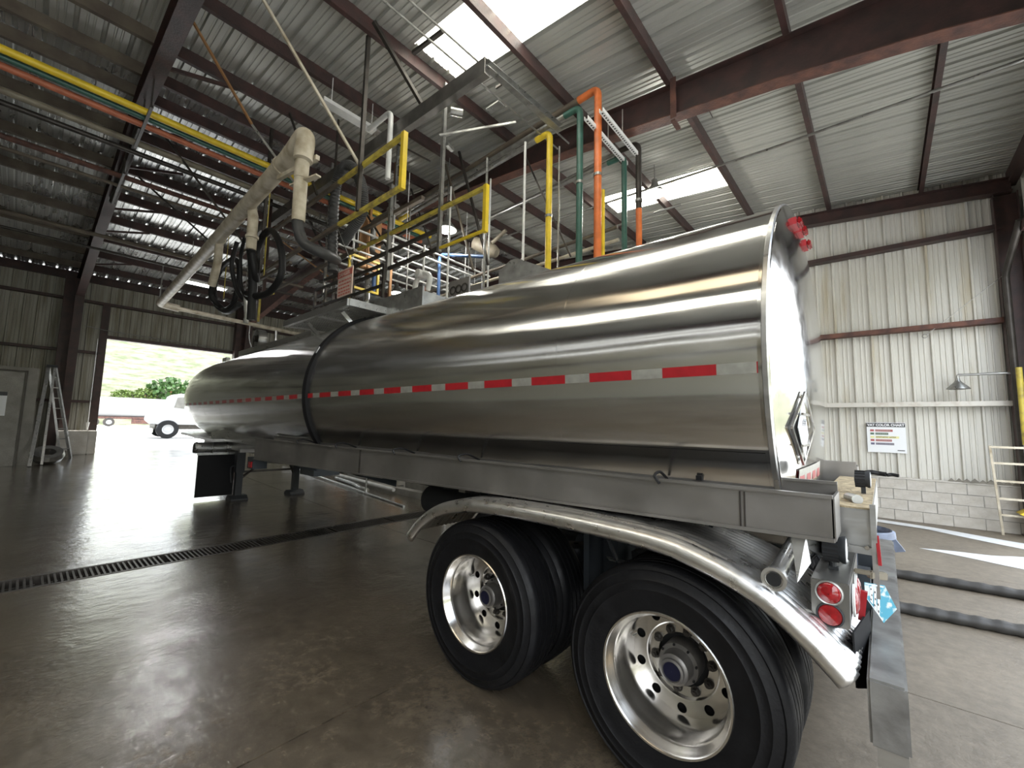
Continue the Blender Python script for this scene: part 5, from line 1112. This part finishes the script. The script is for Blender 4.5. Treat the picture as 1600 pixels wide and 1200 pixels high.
def bush(label, c, r, seed, col='bush', group=None):
    rnd = random.Random(seed); t = T('bush', label, 'bush', (c[0], c[1], c[2]), group); b = MB()
    for k in range(420):
        u = rnd.uniform(-1, 1); a = rnd.uniform(0, 2*PI); q = math.sqrt(1-u*u); R = r*rnd.uniform(.55, 1.05)
        p = Vector((c[0]+R*q*math.cos(a), c[1]+R*1.2*q*math.sin(a), c[2]+.75*r+R*.75*u)); s = r*.13
        d1 = Vector((rnd.uniform(-1, 1), rnd.uniform(-1, 1), rnd.uniform(-1, 1))).normalized()*s; d2 = d1.cross(Vector((rnd.uniform(-1, 1), rnd.uniform(-1, 1), rnd.uniform(-1, 1)))).normalized()*s
        b.add([p-d1, p+d2, p+d1, p-d2], [(0, 1, 2, 3)])
    f = build('foliage', b, col, t); f['kind'] = 'stuff'
    b = MB(); b.tube([(c[0], c[1], c[2]-.3), (c[0], c[1], c[2]+r*.7)], r*.06, 8); build('stem', b, 'brass', t)
MT['bushlight'] = mat('light_bush_leaves', (.11, .17, .025), .7, 0, .4, 3)
bush('round dark green bush at the foot of the hill outside', (-84, 12.9, 4.0), 2.6, 1)
bush('low yellow green bush left of the dark one outside', (-84, 9.9, 4.1), 1.3, 2, 'bushlight')
bush('small yellow green bush beside the dark green one', (-84, 7.3, 4.0), 1.1, 4, 'bushlight')
# far parked tanker
ft = T('parked_tanker', 'white tank trailer parked far outside behind the white truck', 'trailer', (-68, 8, .44))
b = MB(); b.tube([(-68, 2.2, 2.75), (-68, 3.2, 2.7), (-68, 13.5, 2.7), (-68, 14.2, 2.75)], 1.2, 24, rad=[.9, 1.2, 1.2, .9]); build('tank_body', b, 'truckwhite', ft, smooth=True)
b = MB(); b.box(-68.9, -67.1, 2.5, 14, 1.35, 1.6); b.box(-67.3, -67.1, 6.5, 9.0, .8, 1.4); build('chassis', b, 'rust', ft)
for y in (3.2, 4.5, 11.5, 12.8):
    b = MB(); b.cyl((-66.9, y, .96), (-67.3, y, .96), .5, 20); w_ = build('wheel', b, 'darksteel', ft); b = MB(); b.cyl((-66.85, y, .96), (-66.9, y, .96), .26, 16); build('hub', b, 'truckwhite', w_)
# white day cab tractor
tk = T('white_tractor_unit', 'white tractor truck parked outside the doorway', 'truck', (-33, 4.2, .44))
gx = -33.0
def px_(poly, x0, x1, nm, m, par=tk, bev=.03):
    b = MB(); b.prism([(x0, y, z) for y, z in poly], 0, (x1-x0, 0, 0)); return build(nm, b, m, par, bevel=bev)
px_([(3.0, 1.25), (2.75, 1.5), (2.8, 2.0), (3.55, 2.2), (3.75, 2.95), (4.0, 3.1), (5.1, 3.1), (5.15, 1.25)], gx, gx+2.2, 'cab', 'truckwhite')
px_([(3.75, 2.25), (3.88, 2.85), (4.25, 2.9), (4.25, 2.2)], gx+2.2, gx+2.21, 'side_window', 'boxdark', bev=0)
px_([(3.0, .95), (3.0, 1.25), (7.6, 1.25), (7.6, 1.0)], gx+.3, gx+1.9, 'chassis', 'darksteel', bev=0)
px_([(2.55, .75), (2.55, 1.05), (2.9, 1.05), (2.9, .75)], gx, gx+2.2, 'bumper', 'alu')
px_([(4.7, 2.45), (4.75, 2.9), (4.68, 2.9), (4.62, 2.4)], gx+2.2, gx+2.4, 'mirror', 'blackmatte', bev=0)
for y in (3.55, 6.3, 7.5):
    b = MB(); b.lathe([(.28, -.02), (.5, -.02), (.53, .06), (.53, .24), (.5, .3), (.28, .3)], (gx+2.0, y, .97), 'X', 28, closed=True); w_ = build('wheel', b, 'rubber', tk, smooth=True)
    b = MB(); b.lathe([(.28, .28), (.2, .20), (.1, .22), (.001, .24)], (gx+2.0, y, .97), 'X', 24); build('rim', b, 'truckwhite', w_, smooth=True)
    b = MB(); b.lathe([(.5, -.02), (.5, .3)], (gx+.0, y, .97), 'X', 20, cap=True); build('wheel', b, 'rubber', tk)
b = MB(); b.box(gx+.4, gx+1.8, 6.6, 7.4, 1.25, 1.38); build('fifth_wheel', b, 'blackmatte', tk)
